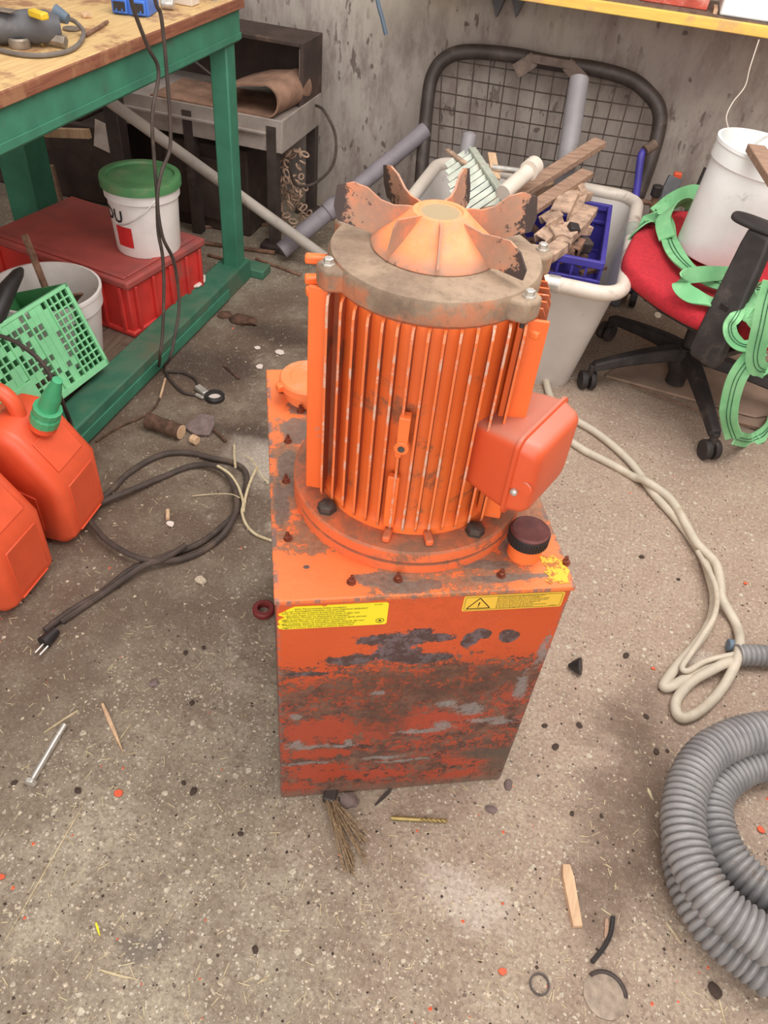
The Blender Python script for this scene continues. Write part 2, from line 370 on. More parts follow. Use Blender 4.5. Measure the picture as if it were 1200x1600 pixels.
    col = s.mix(s.math('MULTIPLY', ed, .8), col, srgb(120, 106, 100))
    ex = s.math('MULTIPLY', s.mp(s.math('MINIMUM', x, s.math('SUBTRACT', .458, x)), .008, .001), s.mp(rag, .48, .56))
    col = s.mix(s.math('MULTIPLY', ex, .85), col, srgb(112, 104, 100))
    h = s.math('SUBTRACT', s.math('MULTIPLY', rag2, .5), s.math('MULTIPLY', s.math('ADD', g1, gm), .5))
    return s.fin(col, h, .5, .0015, s.mp(s.math('MAXIMUM', g1, gm), 0, 1, .4, .8))
M = {}
M['floor'] = floor_mat(); M['wall'] = wall_mat(); M['tank'] = tank_mat()
M['orange'] = orange_mat('orange_paint', amt=.12, damt=.15)
M['finpaint'] = orange_mat('orange_fin_paint', (238, 106, 46), grime=(150, 110, 80), amt=.05, damt=0, prim=.3, nscale=5)
M['slabpaint'] = orange_mat('chipped_orange_slab', (234, 104, 46), grime=(150, 110, 80), amt=.05, damt=0, prim=.75, nscale=5)
M['finside'] = orange_mat('brown_fin_flank', (168, 88, 56), grime=(112, 78, 62), amt=.5, damt=0, prim=.2, nscale=7, rough=.7)  # fin flanks browner and darker than the recess paint
M['fintip'] = orange_mat('chipped_fin_edge', (222, 108, 56), grime=(200, 176, 158), amt=.52, damt=0, prim=.8, nscale=22)
M['finbody'] = orange_mat('orange_recess_paint', (240, 112, 52), grime=(134, 92, 66), amt=.3, damt=0)
M['flange'] = orange_mat('dirty_orange_flange', (226, 104, 58), grime=(124, 96, 78), amt=.45, dust=(120, 92, 72), damt=.75, nscale=16, rough=.6)
def s_shield():
    s = NT('dusty_cast_end_shield', .8); n = s.noise(9, 8, .7)
    col = s.mix(s.mp(n, .35, .65), srgb(120, 99, 82), srgb(156, 134, 112)); col = s.mix(s.mp(s.math('MULTIPLY', s.noise(9, 7, .7, vec=s.map((4, 2, 9))), s.math('SUBTRACT', 1.15, s.math('MULTIPLY', s.up(), .35))), .52, .66, 0, .65), col, srgb(196, 112, 72)); col = s.mix(s.mp(s.noise(60, 6, .8), .5, .68, 0, .5), col, srgb(96, 78, 66))
    col = s.mix(s.mp(s.noise(5, 6, .6, vec=s.map((1, 7, 3))), .55, .7, 0, .6), col, srgb(172, 158, 132))
    return s.fin(col, s.noise(50, 5), .35, .002)
M['shield'] = s_shield()
def s_cone(m0=.066, m1=.088, nm='dusty_orange_fan_paint'):
    s = NT(nm, .65); o = s.xyz()
    rr = s.math('SQRT', s.math('ADD', s.math('MULTIPLY', o[0], o[0]), s.math('MULTIPLY', o[1], o[1])))
    n = s.noise(22, 8, .75)
    col = s.mix(s.mp(n, .35, .7), srgb(244, 138, 84), srgb(234, 154, 110))
    col = s.mix(s.mp(s.noise(13, 7, .7, vec=s.map((3, 3, 3))), .55, .68, 0, .75), col, srgb(168, 138, 108))
    col = s.mix(s.math('MULTIPLY', s.mp(rr, .028, .024), s.mp(o[2], .035, .04)), col, srgb(156, 136, 104))
    far = s.mp(s.math('ADD', rr, s.math('MULTIPLY', s.math('SUBTRACT', s.noise(24, 8, .75, vec=s.map((0, 5, 5))), .5), .22)), .112, .118)
    mud = s.mp(rr, m0, m1); col = s.mix(s.math('MULTIPLY', mud, s.mp(n, .3, .6, .45, .95)), col, s.mix(s.noise(15, 6), srgb(134, 104, 92), srgb(176, 140, 116)))
    col = s.mix(s.math('MULTIPLY', far, .93), col, srgb(52, 45, 46))
    return s.fin(col, n, .25, .001)
M['fan'] = s_cone(); M['blade'] = s_cone(.028, .05, 'dusty_mauve_blade_paint')
M['steel'] = simple('zinc_steel', (206, 202, 194), .35, .65, .12, 40)
M['dsteel'] = simple('dull_dark_steel', (98, 90, 84), .55, .6, .25, 30, dirt=(84, 62, 50))
M['nut'] = simple('grimy_nut', (132, 66, 44), .55, .3, .3, 80, dirt=(80, 60, 48))
M['blackpl'] = simple('black_plastic', (44, 40, 40), .5, 0, .15, 40, dirt=(88, 78, 72), damt=.1)
M['chair'] = simple('dusty_black_nylon', (54, 48, 47), .62, 0, .2, 18, dirt=(98, 84, 76), damt=.25)
M['capred'] = simple('dark_red_brown_plastic', (96, 50, 48), .55, 0, .2, 40, dirt=(118, 88, 74), damt=.5)
M['green'] = simple('green_bench_paint', (62, 126, 100), .5, 0, .12, 8, dirt=(70, 96, 78), damt=.15)
M['greendark'] = simple('worn_green_bench_paint', (60, 116, 92), .6, 0, .15, 10, dirt=(104, 96, 80), damt=.75, dscale=5)
M['board'] = None
def wood(name, a, b, scale=(2, 30, 30), rough=.75, dirt=None):
    s = NT(name, rough); n = s.noise(3, 7, .65, .4, vec=s.map(scale=scale)); col = s.mix(s.mp(n, .3, .7), srgb(a), srgb(b))
    if dirt: col = s.mix(s.mp(s.noise(6, 8, .7), .5, .62, 0, .85), col, srgb(dirt))
    return s.fin(col, n, .4, .002)
M['board'] = wood('worn_plywood_top', (222, 190, 134), (202, 164, 112), (30, 2, 30), dirt=(150, 104, 78))
M['edge'] = wood('reddish_plywood_edge', (118, 68, 50), (150, 96, 70), (30, 2, 30), dirt=(160, 116, 84))
M['shelfwood'] = wood('yellow_shuttering_board', (240, 204, 100), (230, 184, 92), (2, 20, 20), dirt=(214, 170, 112))
M['oldwood'] = wood('old_brown_wood', (172, 140, 118), (138, 108, 90), (4, 30, 30))
M['palewood'] = wood('pale_split_wood', (218, 184, 148), (190, 154, 122), (30, 4, 4))
M['graywood'] = wood('grey_lower_board', (120, 100, 86), (96, 78, 66), (30, 3, 3), dirt=(84, 66, 56))
M['rust'] = simple('rusty_iron', (142, 108, 88), .8, .25, .3, 30, .4, dirt=(98, 72, 58), damt=.5)
M['rust2'] = simple('pale_rusty_iron', (190, 160, 138), .8, .2, .25, 30, .4, dirt=(120, 90, 72), damt=.4)
M['redcrate'] = simple('red_crate_plastic', (206, 58, 52), .5, 0, .1, 10, dirt=(150, 86, 78), damt=.3, dscale=3)
M['redlid'] = simple('dusty_red_lid', (176, 80, 74), .65, 0, .12, 6, dirt=(122, 80, 76), damt=.75, dscale=2.5)
M['white'] = simple('white_bucket_plastic', (234, 226, 222), .4, 0, .05, 8, .05, dirt=(170, 156, 148), damt=.1)
M['white2'] = simple('bright_white_bucket_plastic', (244, 246, 244), .38, 0, .04, 8, .05, dirt=(190, 188, 182), damt=.02)
M['lid'] = simple('dusty_green_lid', (78, 134, 84), .55, 0, .12, 10, dirt=(120, 134, 98), damt=.5)
M['gcrate'] = simple('light_green_crate_plastic', (140, 216, 160), .45, 0, .08, 10)
M['gcrate2'] = simple('dark_green_crate_inside', (60, 128, 76), .5, 0, .08, 10)
M['can'] = simple('orange_red_can_plastic', (230, 92, 56), .42, 0, .07, 8, .12, dirt=(190, 100, 74), damt=.12, dscale=5)
M['capgreen'] = simple('green_spout_plastic', (72, 170, 118), .4, 0, .08, 12)
M['blue'] = simple('navy_blue_plastic', (66, 58, 150), .5, 0, .12, 12, dirt=(74, 70, 110), damt=.2)
M['bluecase'] = simple('bright_blue_plastic', (70, 118, 208), .4, 0, .08, 12)
M['tub'] = simple('greyish_white_tub_plastic', (200, 193, 186), .5, 0, .05, 5, .05, dirt=(160, 150, 140), damt=.1)
M['rim'] = simple('cream_white_rim', (220, 208, 194), .45, 0, .05, 8, .05, dirt=(160, 138, 124), damt=.25)
M['redseat'] = simple('red_seat_fabric', (190, 40, 52), .9, 0, .1, 90, .25, dirt=(150, 64, 64), damt=.1)
def s_strap():
    s = NT('green_sling_webbing', .85); n = s.noise(9, 5, .6)
    col = s.mix(s.mp(n, .3, .7), srgb(112, 180, 124), srgb(144, 204, 148)); col = s.mix(s.mp(s.noise(5, 6, .7), .56, .68, 0, .5), col, srgb(90, 140, 90))
    return s.fin(col, s.noise(160, 3), .35, .002)
M['strap'] = s_strap(); M['stitch'] = simple('dark_green_stitching', (52, 92, 66), .9)
M['frame'] = simple('black_brown_steel_tube', (72, 62, 58), .55, .2, .2, 15, dirt=(104, 90, 82), damt=.3)
M['mesh'] = simple('rusty_mesh_wire', (80, 68, 62), .7, .4, .2, 30)
M['grey'] = simple('grey_pvc_pipe', (138, 134, 136), .5, 0, .08, 8, .1, dirt=(120, 108, 100), damt=.3)
M['bluegrey'] = simple('dusty_blue_grey_duct', (140, 132, 138), .6, 0, .08, 8, .1, dirt=(120, 108, 104), damt=.4)
M['palepipe'] = simple('pale_dusty_pipe', (178, 168, 158), .6, 0, .08, 8, .1, dirt=(140, 124, 112), damt=.3)
M['galv'] = simple('pale_galvanised_metal', (184, 190, 176), .5, .2, .12, 20, dirt=(176, 164, 146), damt=.3)
M['rackgrey'] = simple('dusty_grey_sheet_metal', (168, 156, 148), .65, .1, .12, 8, dirt=(138, 118, 106), damt=.4)
M['darkbox'] = simple('dark_brown_sheet_metal', (72, 58, 52), .75, .1, .2, 8, dirt=(104, 84, 72), damt=.3)
M['belt'] = simple('brown_rubber_belt', (150, 116, 96), .8, 0, .2, 12, dirt=(176, 140, 116), damt=.4)
M['hose'] = None
def s_hose():
    s = NT('grey_corrugated_hose', .38); n = s.noise(14, 6, .65); col = s.mix(s.mp(n, .3, .7), srgb(122, 120, 121), srgb(146, 143, 142))
    col = s.mix(s.mp(s.noise(9, 8, .75), .58, .68, 0, .6), col, srgb(120, 104, 90)); return s.fin(col, s.noise(90, 3), .1, .001)
M['hose'] = s_hose()
M['cable'] = simple('cream_cable_sheath', (198, 186, 168), .6, 0, .06, 20, .1, dirt=(170, 148, 118), damt=.4, dscale=14)
M['cableg'] = simple('dirty_grey_cable', (112, 104, 98), .6, 0, .12, 20, .1, dirt=(78, 66, 58), damt=.4)
M['blackcable'] = simple('dusty_black_cable', (72, 60, 54), .7, 0, .2, 20, .1, dirt=(112, 90, 74), damt=.4)
M['yellow'] = simple('yellow_sticker', (238, 220, 40), .5, 0, .02, 8, .02)
M['yellow2'] = simple('amber_sticker', (236, 190, 66), .5, 0, .02, 8, .02)
M['ink'] = simple('dark_print', (66, 54, 22), .6, 0, .05)
M['inkblack'] = simple('black_print', (38, 20, 14), .6, 0, .05)
M['yellowsw'] = simple('yellow_switch', (222, 188, 50), .45, 0, .05)
M['tool'] = simple('dusty_grey_tool_body', (92, 92, 96), .55, 0, .15, 14, dirt=(128, 122, 116), damt=.3)
M['toolblue'] = simple('blue_grey_tool_sleeve', (100, 116, 132), .55, 0, .1, 14)
M['toolsteel'] = simple('worn_tool_steel', (150, 138, 126), .5, .5, .2, 30, dirt=(100, 84, 74), damt=.4)
M['brass'] = simple('brass_coated_drill', (166, 144, 92), .35, .6, .15, 60)
M['dred'] = simple('dark_red_ring', (122, 42, 40), .55, 0, .12, 30)
M['straw'] = wood('dry_straw', (208, 194, 160), (178, 158, 122), (20, 20, 20))
M['bristle'] = wood('brown_bristle', (176, 150, 116), (112, 90, 68), (60, 60, 60))
M['pebble'] = simple('pale_grit', (196, 180, 158), .85, 0, .2, 200)
M['dgrit'] = simple('dark_grit', (70, 56, 48), .9, 0, .3, 200)
M['redchip'] = simple('orange_paint_flake', (224, 92, 56), .6, 0, .1, 200)
M['paper'] = simple('white_paper_scrap', (222, 206, 196), .8, 0, .06, 20)
M['slate'] = simple('purple_grey_stone', (118, 100, 96), .85, 0, .15, 40)
M['bark'] = simple('brown_bark', (92, 66, 52), .9, 0, .3, 40, .5)
M['slab'] = simple('dusty_stone_slab', (166, 140, 122), .9, 0, .12, 6, .4, dirt=(124, 102, 88), damt=.4, dscale=4)
M['hook'] = simple('grey_brown_iron', (116, 100, 90), .75, .2, .2, 30)
M['dustdisc'] = simple('dust_covered_disc', (158, 142, 126), .9, 0, .15, 60, .4, dirt=(118, 102, 88), damt=.5, dscale=14)
M['box'] = simple('red_white_cardboard', (196, 84, 66), .7, 0, .15, 14, dirt=(222, 176, 160), damt=.5)
M['redprint'] = simple('red_print', (200, 44, 44), .5, 0, .04)

# ================================================================ setting
mb = MB(); mb.span((-3.2, -3, -.1), (3.4, 3.75, 0)); struct('floor', mb, M['floor'], smooth=False)
mb = MB(); mb.span((-3.2, 3.55, 0), (3.4, 3.75, 2.9)); struct('wall_back', mb, M['wall'], smooth=False)
mb = MB(); mb.span((-3.2, -3, 0), (-2.95, 3.55, 2.9)); struct('wall_left', mb, M['wall'], smooth=False)
mb = MB(); mb.span((2.6, -3, 0), (2.85, 3.55, 2.9)); struct('wall_right', mb, M['wall'], smooth=False)

# ================================================================ hydraulic power pack
PA = R(24.6)
pack = thing('hydraulic_power_pack', 'orange hydraulic power pack, a finned motor with bare fan bolted on a scraped oil tank', 'machine', (-.298, .666, 0), PA)
W, D, H = .458, .60, .623
mb = MB()
mb.span((0, 0, 0), (W, D, .612))
tank = obj('oil_tank', mb, M['tank'], pack, bevel=.004)
mb = MB(); mb.span((-.003, -.003, .6125), (W + .003, D + .003, .623)); obj('tank_lid', mb, M['tank'], pack, bevel=.0025)
MC = Vector((.229, .2316)); MA = R(8 - 24.6)
def loc(px, py, z):           # photo point on height z -> tank coordinates
    p = atz(px, py, z) - Vector((-.298, .666, 0)); c, s_ = math.cos(PA), math.sin(PA)
    return Vector((p.x * c + p.y * s_, -p.x * s_ + p.y * c, z))
# lid studs
stud_me = None
for k, (px, py) in enumerate([(450, 842), (447, 752), (450, 690), (470, 643), (549, 910), (622, 906), (783, 899), (440, 612), (884, 880)]):
    p = loc(px, py, .623)
    if stud_me is None:
        mb = MB(); mb.lathe([(.009, 0), (.009, .002), (.0065, .002), (.0065, .008), (.0035, .009), (.0035, .017), (.002, .018)], 8)
        st = obj('lid_stud', mb, M['nut'], pack, p); stud_me = st
    else:
        st = copy(stud_me); st.location = p
    st.scale = (.85, .85, .85)
    st.rotation_euler = (random.uniform(-.1, .1), random.uniform(-.1, .1), random.random())
# ring + flange
mb = MB(); mb.lathe([(.192, 0), (.192, .016), (.188, .018), (.188, .021), (.1925, .023), (.1925, .040), (.189, .043), (.150, .043)], 96)
ring = obj('mounting_flange', mb, M['flange'], pack, (MC.x, MC.y, .623), (0, 0, MA))
for az in (-124 - 8, -37 - 8, 53 - 8, 143 - 8):
    a = R(az); mb = MB(); mb.lathe([(.016, 0), (.016, .002), (.013, .0022), (.0145, .003), (.0145, .011), (.011, .013)], 6)
    obj('flange_bolt', mb, M['dsteel'], ring, (.170 * math.cos(a), .170 * math.sin(a), .043))
for az in (-132 + 38, -132 + 60):
    a = R(az); mb = MB(); mb.box((0, 0, .006), (.03, .012, .012)); obj('flange_rib', mb, M['flange'], ring, (.163 * math.cos(a), .163 * math.sin(a), .043), (0, 0, a), bevel=.003)
# motor housing and fins, frame a = 8 degrees
mb = MB(); mb.lathe([(.152, 0), (.152, .014), (.141, .022), (.139, .05), (.139, .345), (.139, .35), (.139, .356)], 72)
mot = obj('motor_housing', mb, M['finbody'], pack, (MC.x, MC.y, .666), (0, 0, MA))
def fin(x, tip, rot, z0=.008, z1=.352, th=.0042):
    y0 = -math.sqrt(max(0, .136 ** 2 - x * x)) if abs(x) < .132 else -.03
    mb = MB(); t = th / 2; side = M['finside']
    prof = [(y0, z0), (-tip + .006, z0), (-tip, z0 + .012), (-tip - .001, z1 - .01), (-tip + .004, z1), (y0, z1)]
    n = len(prof)
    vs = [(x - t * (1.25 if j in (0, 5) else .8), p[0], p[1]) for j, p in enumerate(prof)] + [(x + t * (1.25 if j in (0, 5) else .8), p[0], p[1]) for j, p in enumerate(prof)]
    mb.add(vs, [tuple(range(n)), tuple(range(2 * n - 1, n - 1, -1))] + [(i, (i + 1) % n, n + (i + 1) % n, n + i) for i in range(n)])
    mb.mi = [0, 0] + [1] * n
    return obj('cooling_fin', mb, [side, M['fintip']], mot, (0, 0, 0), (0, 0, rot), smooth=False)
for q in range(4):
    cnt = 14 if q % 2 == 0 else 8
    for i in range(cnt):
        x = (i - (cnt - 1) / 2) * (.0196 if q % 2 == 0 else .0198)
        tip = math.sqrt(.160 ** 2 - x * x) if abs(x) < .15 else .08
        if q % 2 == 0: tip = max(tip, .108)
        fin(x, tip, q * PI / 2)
# corner side slabs seen broad on
for sx in (-1, 1):
    mb = MB(); mb.span((sx * (.130 if sx < 0 else .118), -.088, .006), (sx * .157, -.082, .354)); obj('corner_fin', mb, M['slabpaint'], mot, bevel=.0015)
# lifting pin with boss, filler strip below
mb = MB(); mb.box((-.006, -.158, .205), (.0155, .018, .044)); mb.cyl((-.006, -.15, .178), (-.006, -.170, .178), .0105, n=20); obj('pin_boss', mb, M['orange'], mot, bevel=.001)
mb = MB(); mb.cyl((-.006, -.1695, .178), (-.006, -.171, .178), .0050, n=12); obj('pin_bore', mb, M['dsteel'], mot)
mb = MB(); mb.box((-.0125, -.152, .065), (.0175, .012, .10)); mb.box((-.0105, -.155, .16), (.010, .012, .012)); obj('drain_pad', mb, M['finpaint'], mot, bevel=.002)
# end shield with lugs
mb = MB(); mb.lathe([(.10, -.004), (.139, -.004), (.144, .002), (.1445, .026), (.141, .033), (.12, .036), (.085, .038), (.02, .038)], 96)
sh = obj('end_shield', mb, M['shield'], pack, (MC.x - .003, MC.y, 1.020), (0, 0, MA))
for az, big in ((-140, 1), (-26, 1), (30, 1), (160, 1)):
    a = R(az - 8); m = Matrix.Rotation(a, 4, 'Z')
    mb = MB(); mb.prism([(.125, -.03), (.150, -.022), (.164, -.016), (.167, 0), (.164, .016), (.150, .022), (.125, .03)], 0, .03, m)
    obj('bolt_lug', mb, M['shield'], sh, bevel=.005, seg=3)
    mb = MB(); mb.lathe([(.0085, 0), (.0085, .002), (.0065, .0022), (.0065, .009), (.005, .010)], 6)
    obj('lug_bolt', mb, M['steel'], sh, (.153 * math.cos(a), .153 * math.sin(a), .030))
    mb = MB(); mb.cyl((.153 * math.cos(a), .153 * math.sin(a), -.012), (.153 * math.cos(a), .153 * math.sin(a), 0), .005, n=10); obj('bolt_shank', mb, M['dsteel'], sh)
for az, zz in ((-155, -.01), (-163, .008), (-150, -.02), (-22, -.02)):
    a = R(az - 8); mb = MB(); mb.box((0, 0, 0), (.03, .014, .012)); obj('housing_ear', mb, M['orange'], sh, (.16 * math.cos(a), .16 * math.sin(a), zz), (0, 0, a), bevel=.003)
# fan
mb = MB(); mb.lathe([(.0, -.002), (.086, -.002), (.0875, .0), (.086, .003), (.064, .020), (.046, .036), (.036, .046), (.030, .0465), (.028, .0445), (.0, .0445)], 72)
fan = obj('cooling_fan', mb, M['fan'], pack, (MC.x - .004, MC.y + .002, 1.0595), (0, 0, MA))
mb = MB(); mb.lathe([(0, 0), (.07, 0), (.07, .004), (0, .004)], 40); obj('fan_boss', mb, M['dsteel'], fan, (0, 0, -.005))
full = [(.030, .044), (.045, .044), (.062, .042), (.080, .046), (.098, .058), (.118, .062), (.139, .056), (.142, .030), (.136, .012), (.100, .006), (.080, .000), (.045, .02)]
dip = [(.030, .044), (.050, .042), (.070, .040), (.090, .043), (.110, .045), (.127, .036), (.140, .018), (.138, -.002 + .006), (.120, .004), (.100, .004), (.080, .000), (.045, .02)]
short = [(.032, .046), (.056, .047), (.088, .008), (.0885, .001), (.045, .02)]
short2 = [(.032, .047), (.074, .050), (.080, .040), (.0895, .001), (.045, .02)]
for az, pr in ((-174, full), (135, full), (84, full), (33, full), (-24, dip), (-75, short), (-122, short2)):
    a = R(az - 8); mb = MB(); t = .0016; n = len(pr)
    mb.add([(p[0], -t, p[1]) for p in pr] + [(p[0], t, p[1]) for p in pr], [tuple(range(n)), tuple(range(2 * n - 1, n - 1, -1))] + [(i, (i + 1) % n, n + (i + 1) % n, n + i) for i in range(n)])
    if pr is full:      # slight lean of the pressed blades
        mb.v = [(v[0], v[1] + (v[2] * .18 if az > 0 else -v[2] * .12), v[2]) for v in mb.v]
    obj('fan_blade', mb, M['blade'], fan, (0, 0, 0), (0, 0, a), smooth=False)
# terminal box, outward direction -19 degrees in the room
TA = R(-19 - 24.6)
tb_mat = orange_mat('dusty_terminal_box_paint', (212, 84, 46), grime=(176, 100, 76), amt=.1, dust=(176, 118, 100), damt=1.15, nscale=14)
def rr_prism(y0, y1, z0, z1, r, k=5):
    pts = []
    for cx, cz, a0 in ((y1 - r, z1 - r, 0), (y0 + r, z1 - r, 90), (y0 + r, z0 + r, 180), (y1 - r, z0 + r, 270)):
        for j in range(k + 1): a = R(a0 + 90 * j / k); pts.append((cx + r * math.cos(a), cz + r * math.sin(a)))
    return pts
def loft(secs):      # secs: (x, y0,y1,z0,z1,r)
    mb = MB(); vs = []; fs = []; n = 24
    for x, y0, y1, z0, z1, r in secs: vs += [(x, p[0], p[1]) for p in rr_prism(y0, y1, z0, z1, r)]
    for i in range(len(secs) - 1):
        for k in range(n): fs.append((i * n + k, i * n + (k + 1) % n, (i + 1) * n + (k + 1) % n, (i + 1) * n + k))
    fs += [tuple(range(n)), tuple((len(secs) - 1) * n + k for k in range(n))]
    return mb.add(vs, fs)
tbx = obj('terminal_box', loft([(.118, -.055, .066, .752, .862, .014), (.175, -.064, .076, .745, .870, .016), (.199, -.066, .078, .743, .872, .016)]), tb_mat, pack, (MC.x, MC.y, 0), (0, 0, TA), ang=50)
obj('terminal_box_lid', loft([(.1995, -.071, .083, .738, .877, .018), (.2045, -.071, .083, .738, .877, .018), (.206, -.066, .078, .743, .872, .018), (.225, -.062, .074, .746, .868, .02), (.232, -.056, .068, .752, .862, .018), (.2345, -.046, .058, .762, .852, .014)]), tb_mat, tbx, ang=50)
mb = MB(); mb.lathe([(.0, 0), (.006, 0), (.0055, .004), (.002, .006)], 10, m=Matrix.Rotation(R(90), 3, 'X')); obj('lid_screw', mb, M['steel'], tbx, (.212, -.0655, .79))
mb = MB(); mb.lathe([(.0, 0), (.012, 0), (.011, .002), (.003, .003)], 16, m=Matrix.Rotation(R(90), 3, 'X')); obj('screw_dimple', mb, tb_mat, tbx, (.224, -.062, .80))
mb = MB(); mb.cyl((.215, .07, .80), (.215, .088, .80), .010, n=16); obj('cable_gland', mb, M['blackpl'], tbx)
# filler cap
p = loc(818, 864, .623)
mb = MB(); mb.lathe([(.027, 0), (.026, .03), (.022, .03)], 40); fn = obj('filler_neck', mb, M['orange'], pack, p)
mb = MB()
k = 48
prof = [(.025, .028), (.0315, .030), (.032, .048), (.031, .052)]
mb.lathe(prof, k); obj('filler_cap', mb, M['blackpl'], fn)
mb = MB(); mb.lathe([(.0312, .050), (.0312, .053), (.028, .0555), (.0255, .0545), (.0, .0545)], 48); obj('cap_disc', mb, M['capred'], fn)
for j in range(40):
    a = 2 * PI * j / 40
    if j == 0:
        mb = MB(); mb.box((.0322, 0, .04), (.0014, .0026, .018)); g0 = obj('grip_ridge', mb, M['blackpl'], fn)
    else: g = copy(g0); g.rotation_euler = (0, 0, a)
# rear round connector cap
p = loc(484, 600, .65)
mb = MB(); mb.lathe([(.046, -.03), (.046, .0), (.058, .0), (.058, .014), (.055, .018), (.038, .018), (.036, .016), (.0, .016)], 48)
rc = obj('return_filter_cap', mb, orange_mat('dusty_filter_paint', (240, 124, 72), amt=.1, damt=.35), pack, p)
for a in (200, 320, 80):
    a = R(a); mb = MB(); mb.box((0, 0, 0), (.02, .016, .014)); o = obj('cap_ear', mb, M['orange'], rc, (.058 * math.cos(a), .058 * math.sin(a), .007), (0, 0, a), bevel=.003)
# stickers on the front
def sticker(name, pts, mat, lines, x0s, ztop, dz, size, shear, ink, label):
    mb = MB(); n = len(pts)
    mb.add([(p[0], -.0003, p[1]) for p in pts] + [(p[0], .001, p[1]) for p in pts], [tuple(range(n)), tuple(range(2 * n - 1, n - 1, -1))] + [(i, (i + 1) % n, n + (i + 1) % n, n + i) for i in range(n)])
    o = obj(name, mb, mat, pack, (0, -.0008, 0), smooth=False); o['label'] = label
    tm = MB()
    for i, tx in enumerate(lines):
        t = text_mb(tx, size, shear); 
        if not t.v: continue
        wdt = max(v[0] for v in t.v)
        tm.add([(x0s[i] + v[0] * 1.0, -.0007, ztop - dz * i + v[1]) for v in t.v], t.f)
    obj('printed_lettering', tm, ink, o, smooth=False)
    return o
zt, zb = .606, .553
pts = [(.028, zt), (.0675, zt - .0005), (.07, zt - .0025), (.074, zt - .0025), (.076, zt), (.166, zt), (.169, zt - .003), (.169, zb + .003), (.166, zb), (.010, zb), (.003, zb + .003), (.001, zb + .009), (.006, zb + .012), (.002, zb + .018), (.003, zb + .022), (.009, zb + .027), (.014, zb + .029), (.004, zb + .034), (.003, zb + .037), (.010, zb + .041), (.020, zb + .049)]
L1 = ['ING: Motorschutzschalter vorsehen!', 'or vor Feuchtigkeit schützen und nach Gebrauch abdecken!', 'OTE: Provide for a motor protection switch!', 'tect the motor from moisture and cover it after use!', 'ENTION: Monter un disjoncteur protecteur!', 'téger le moteur contre l\'humidité et le couvrir après service!', 'TENCIÓN: Montar un interruptor protector!', 'eger el motor contra la humedad y taparlo después del uso!', 'TTENZIONE: Montare un interruttore salvamotore!', 'teggere il motore dall\'umidità e coprirlo dopo l\'uso!']
st1 = sticker('warning_sticker', pts, M['yellow'], L1, [.027, .012, .008, .014, .015, .008, .008, .007, .008, .008], zt - .0075, .0048, .0052, 0, M['ink'], 'bright yellow five-language sticker, torn on its left edge')
t = text_mb('614.7307', .0034); mb = MB(); mb.add([(.147 + v[0], -.0007, zt - .005 + v[1]) for v in t.v], t.f); obj('printed_number', mb, M['ink'], st1, smooth=False)
mb = MB(); mm = Matrix.Rotation(R(90), 3, 'X') @ Matrix.Diagonal((1.25, 1, 1)); mb.lathe([(.0046, 0), (.0052, 0), (.0052, .0003), (.0046, .0003)], 24, closed=True, m=mm)
mb.box((0, 0, -.001), (.005, .0002, .0018)); mb.box((0, 0, .001), (.003, .0002, .0016)); obj('printed_emblem', mb, M['ink'], st1, (.158, -.0007, zb + .0105), smooth=False)
zt2, zb2, xa, xb = .6105, .5745, .2855, .4475
def rrect(x0, x1, z0, z1, r, k=4):
    return [(a, b) for a, b in rr_prism(x0, x1, z0, z1, r, k)]
L2 = ['Für Inbetriebnahme die Betriebsanleitung lesen!', 'Sicherheitshinweise beachten und befolgen!', 'Be sure to read and observe all operating and safety', 'instructions before you put the unit into operation!', 'A lire avant la mise en service: respecter les', 'instructions de service et de sécurité!', 'Antes de la puesta en marcha leer las instrucciones', 'de servicio y de seguridad del aparato!']
st2 = sticker('caution_sticker', rrect(xa, xb, zb2, zt2, .004), M['yellow2'], L2, [.339] * 8, zt2 - .0062, .0036, .0040, 0, M['ink'], 'amber sticker with a black warning triangle and rounded corners')
mb = MB()
def linebar(mb, a, b, wd): mb.bar((a[0], -.0005, a[1]), (b[0], -.0005, b[1]), wd, .0003, up=(0, 1, 0))
bp = rrect(xa + .003, xb - .003, zb2 + .003, zt2 - .003, .003)
for i in range(len(bp)): linebar(mb, bp[i], bp[(i + 1) % len(bp)], .0005)
obj('printed_border', mb, M['ink'], st2, smooth=False)
mb = MB(); tr = [(.2925, zb2 + .006), (.330, zb2 + .006), (.3112, zt2 - .0055)]
for i in range(3): linebar(mb, tr[i], tr[(i + 1) % 3], .0016)
linebar(mb, (.3118, zb2 + .0205), (.3110, zb2 + .0125), .0019); linebar(mb, (.3108, zb2 + .0108), (.3107, zb2 + .009), .0019)
obj('printed_triangle', mb, M['inkblack'], st2, smooth=False)
t = text_mb('614.8510', .003); mb = MB(); mb.add([(.428 + v[0], -.0007, zb2 + .004 + v[1]) for v in t.v], t.f); obj('printed_number', mb, M['ink'], st2, smooth=False)
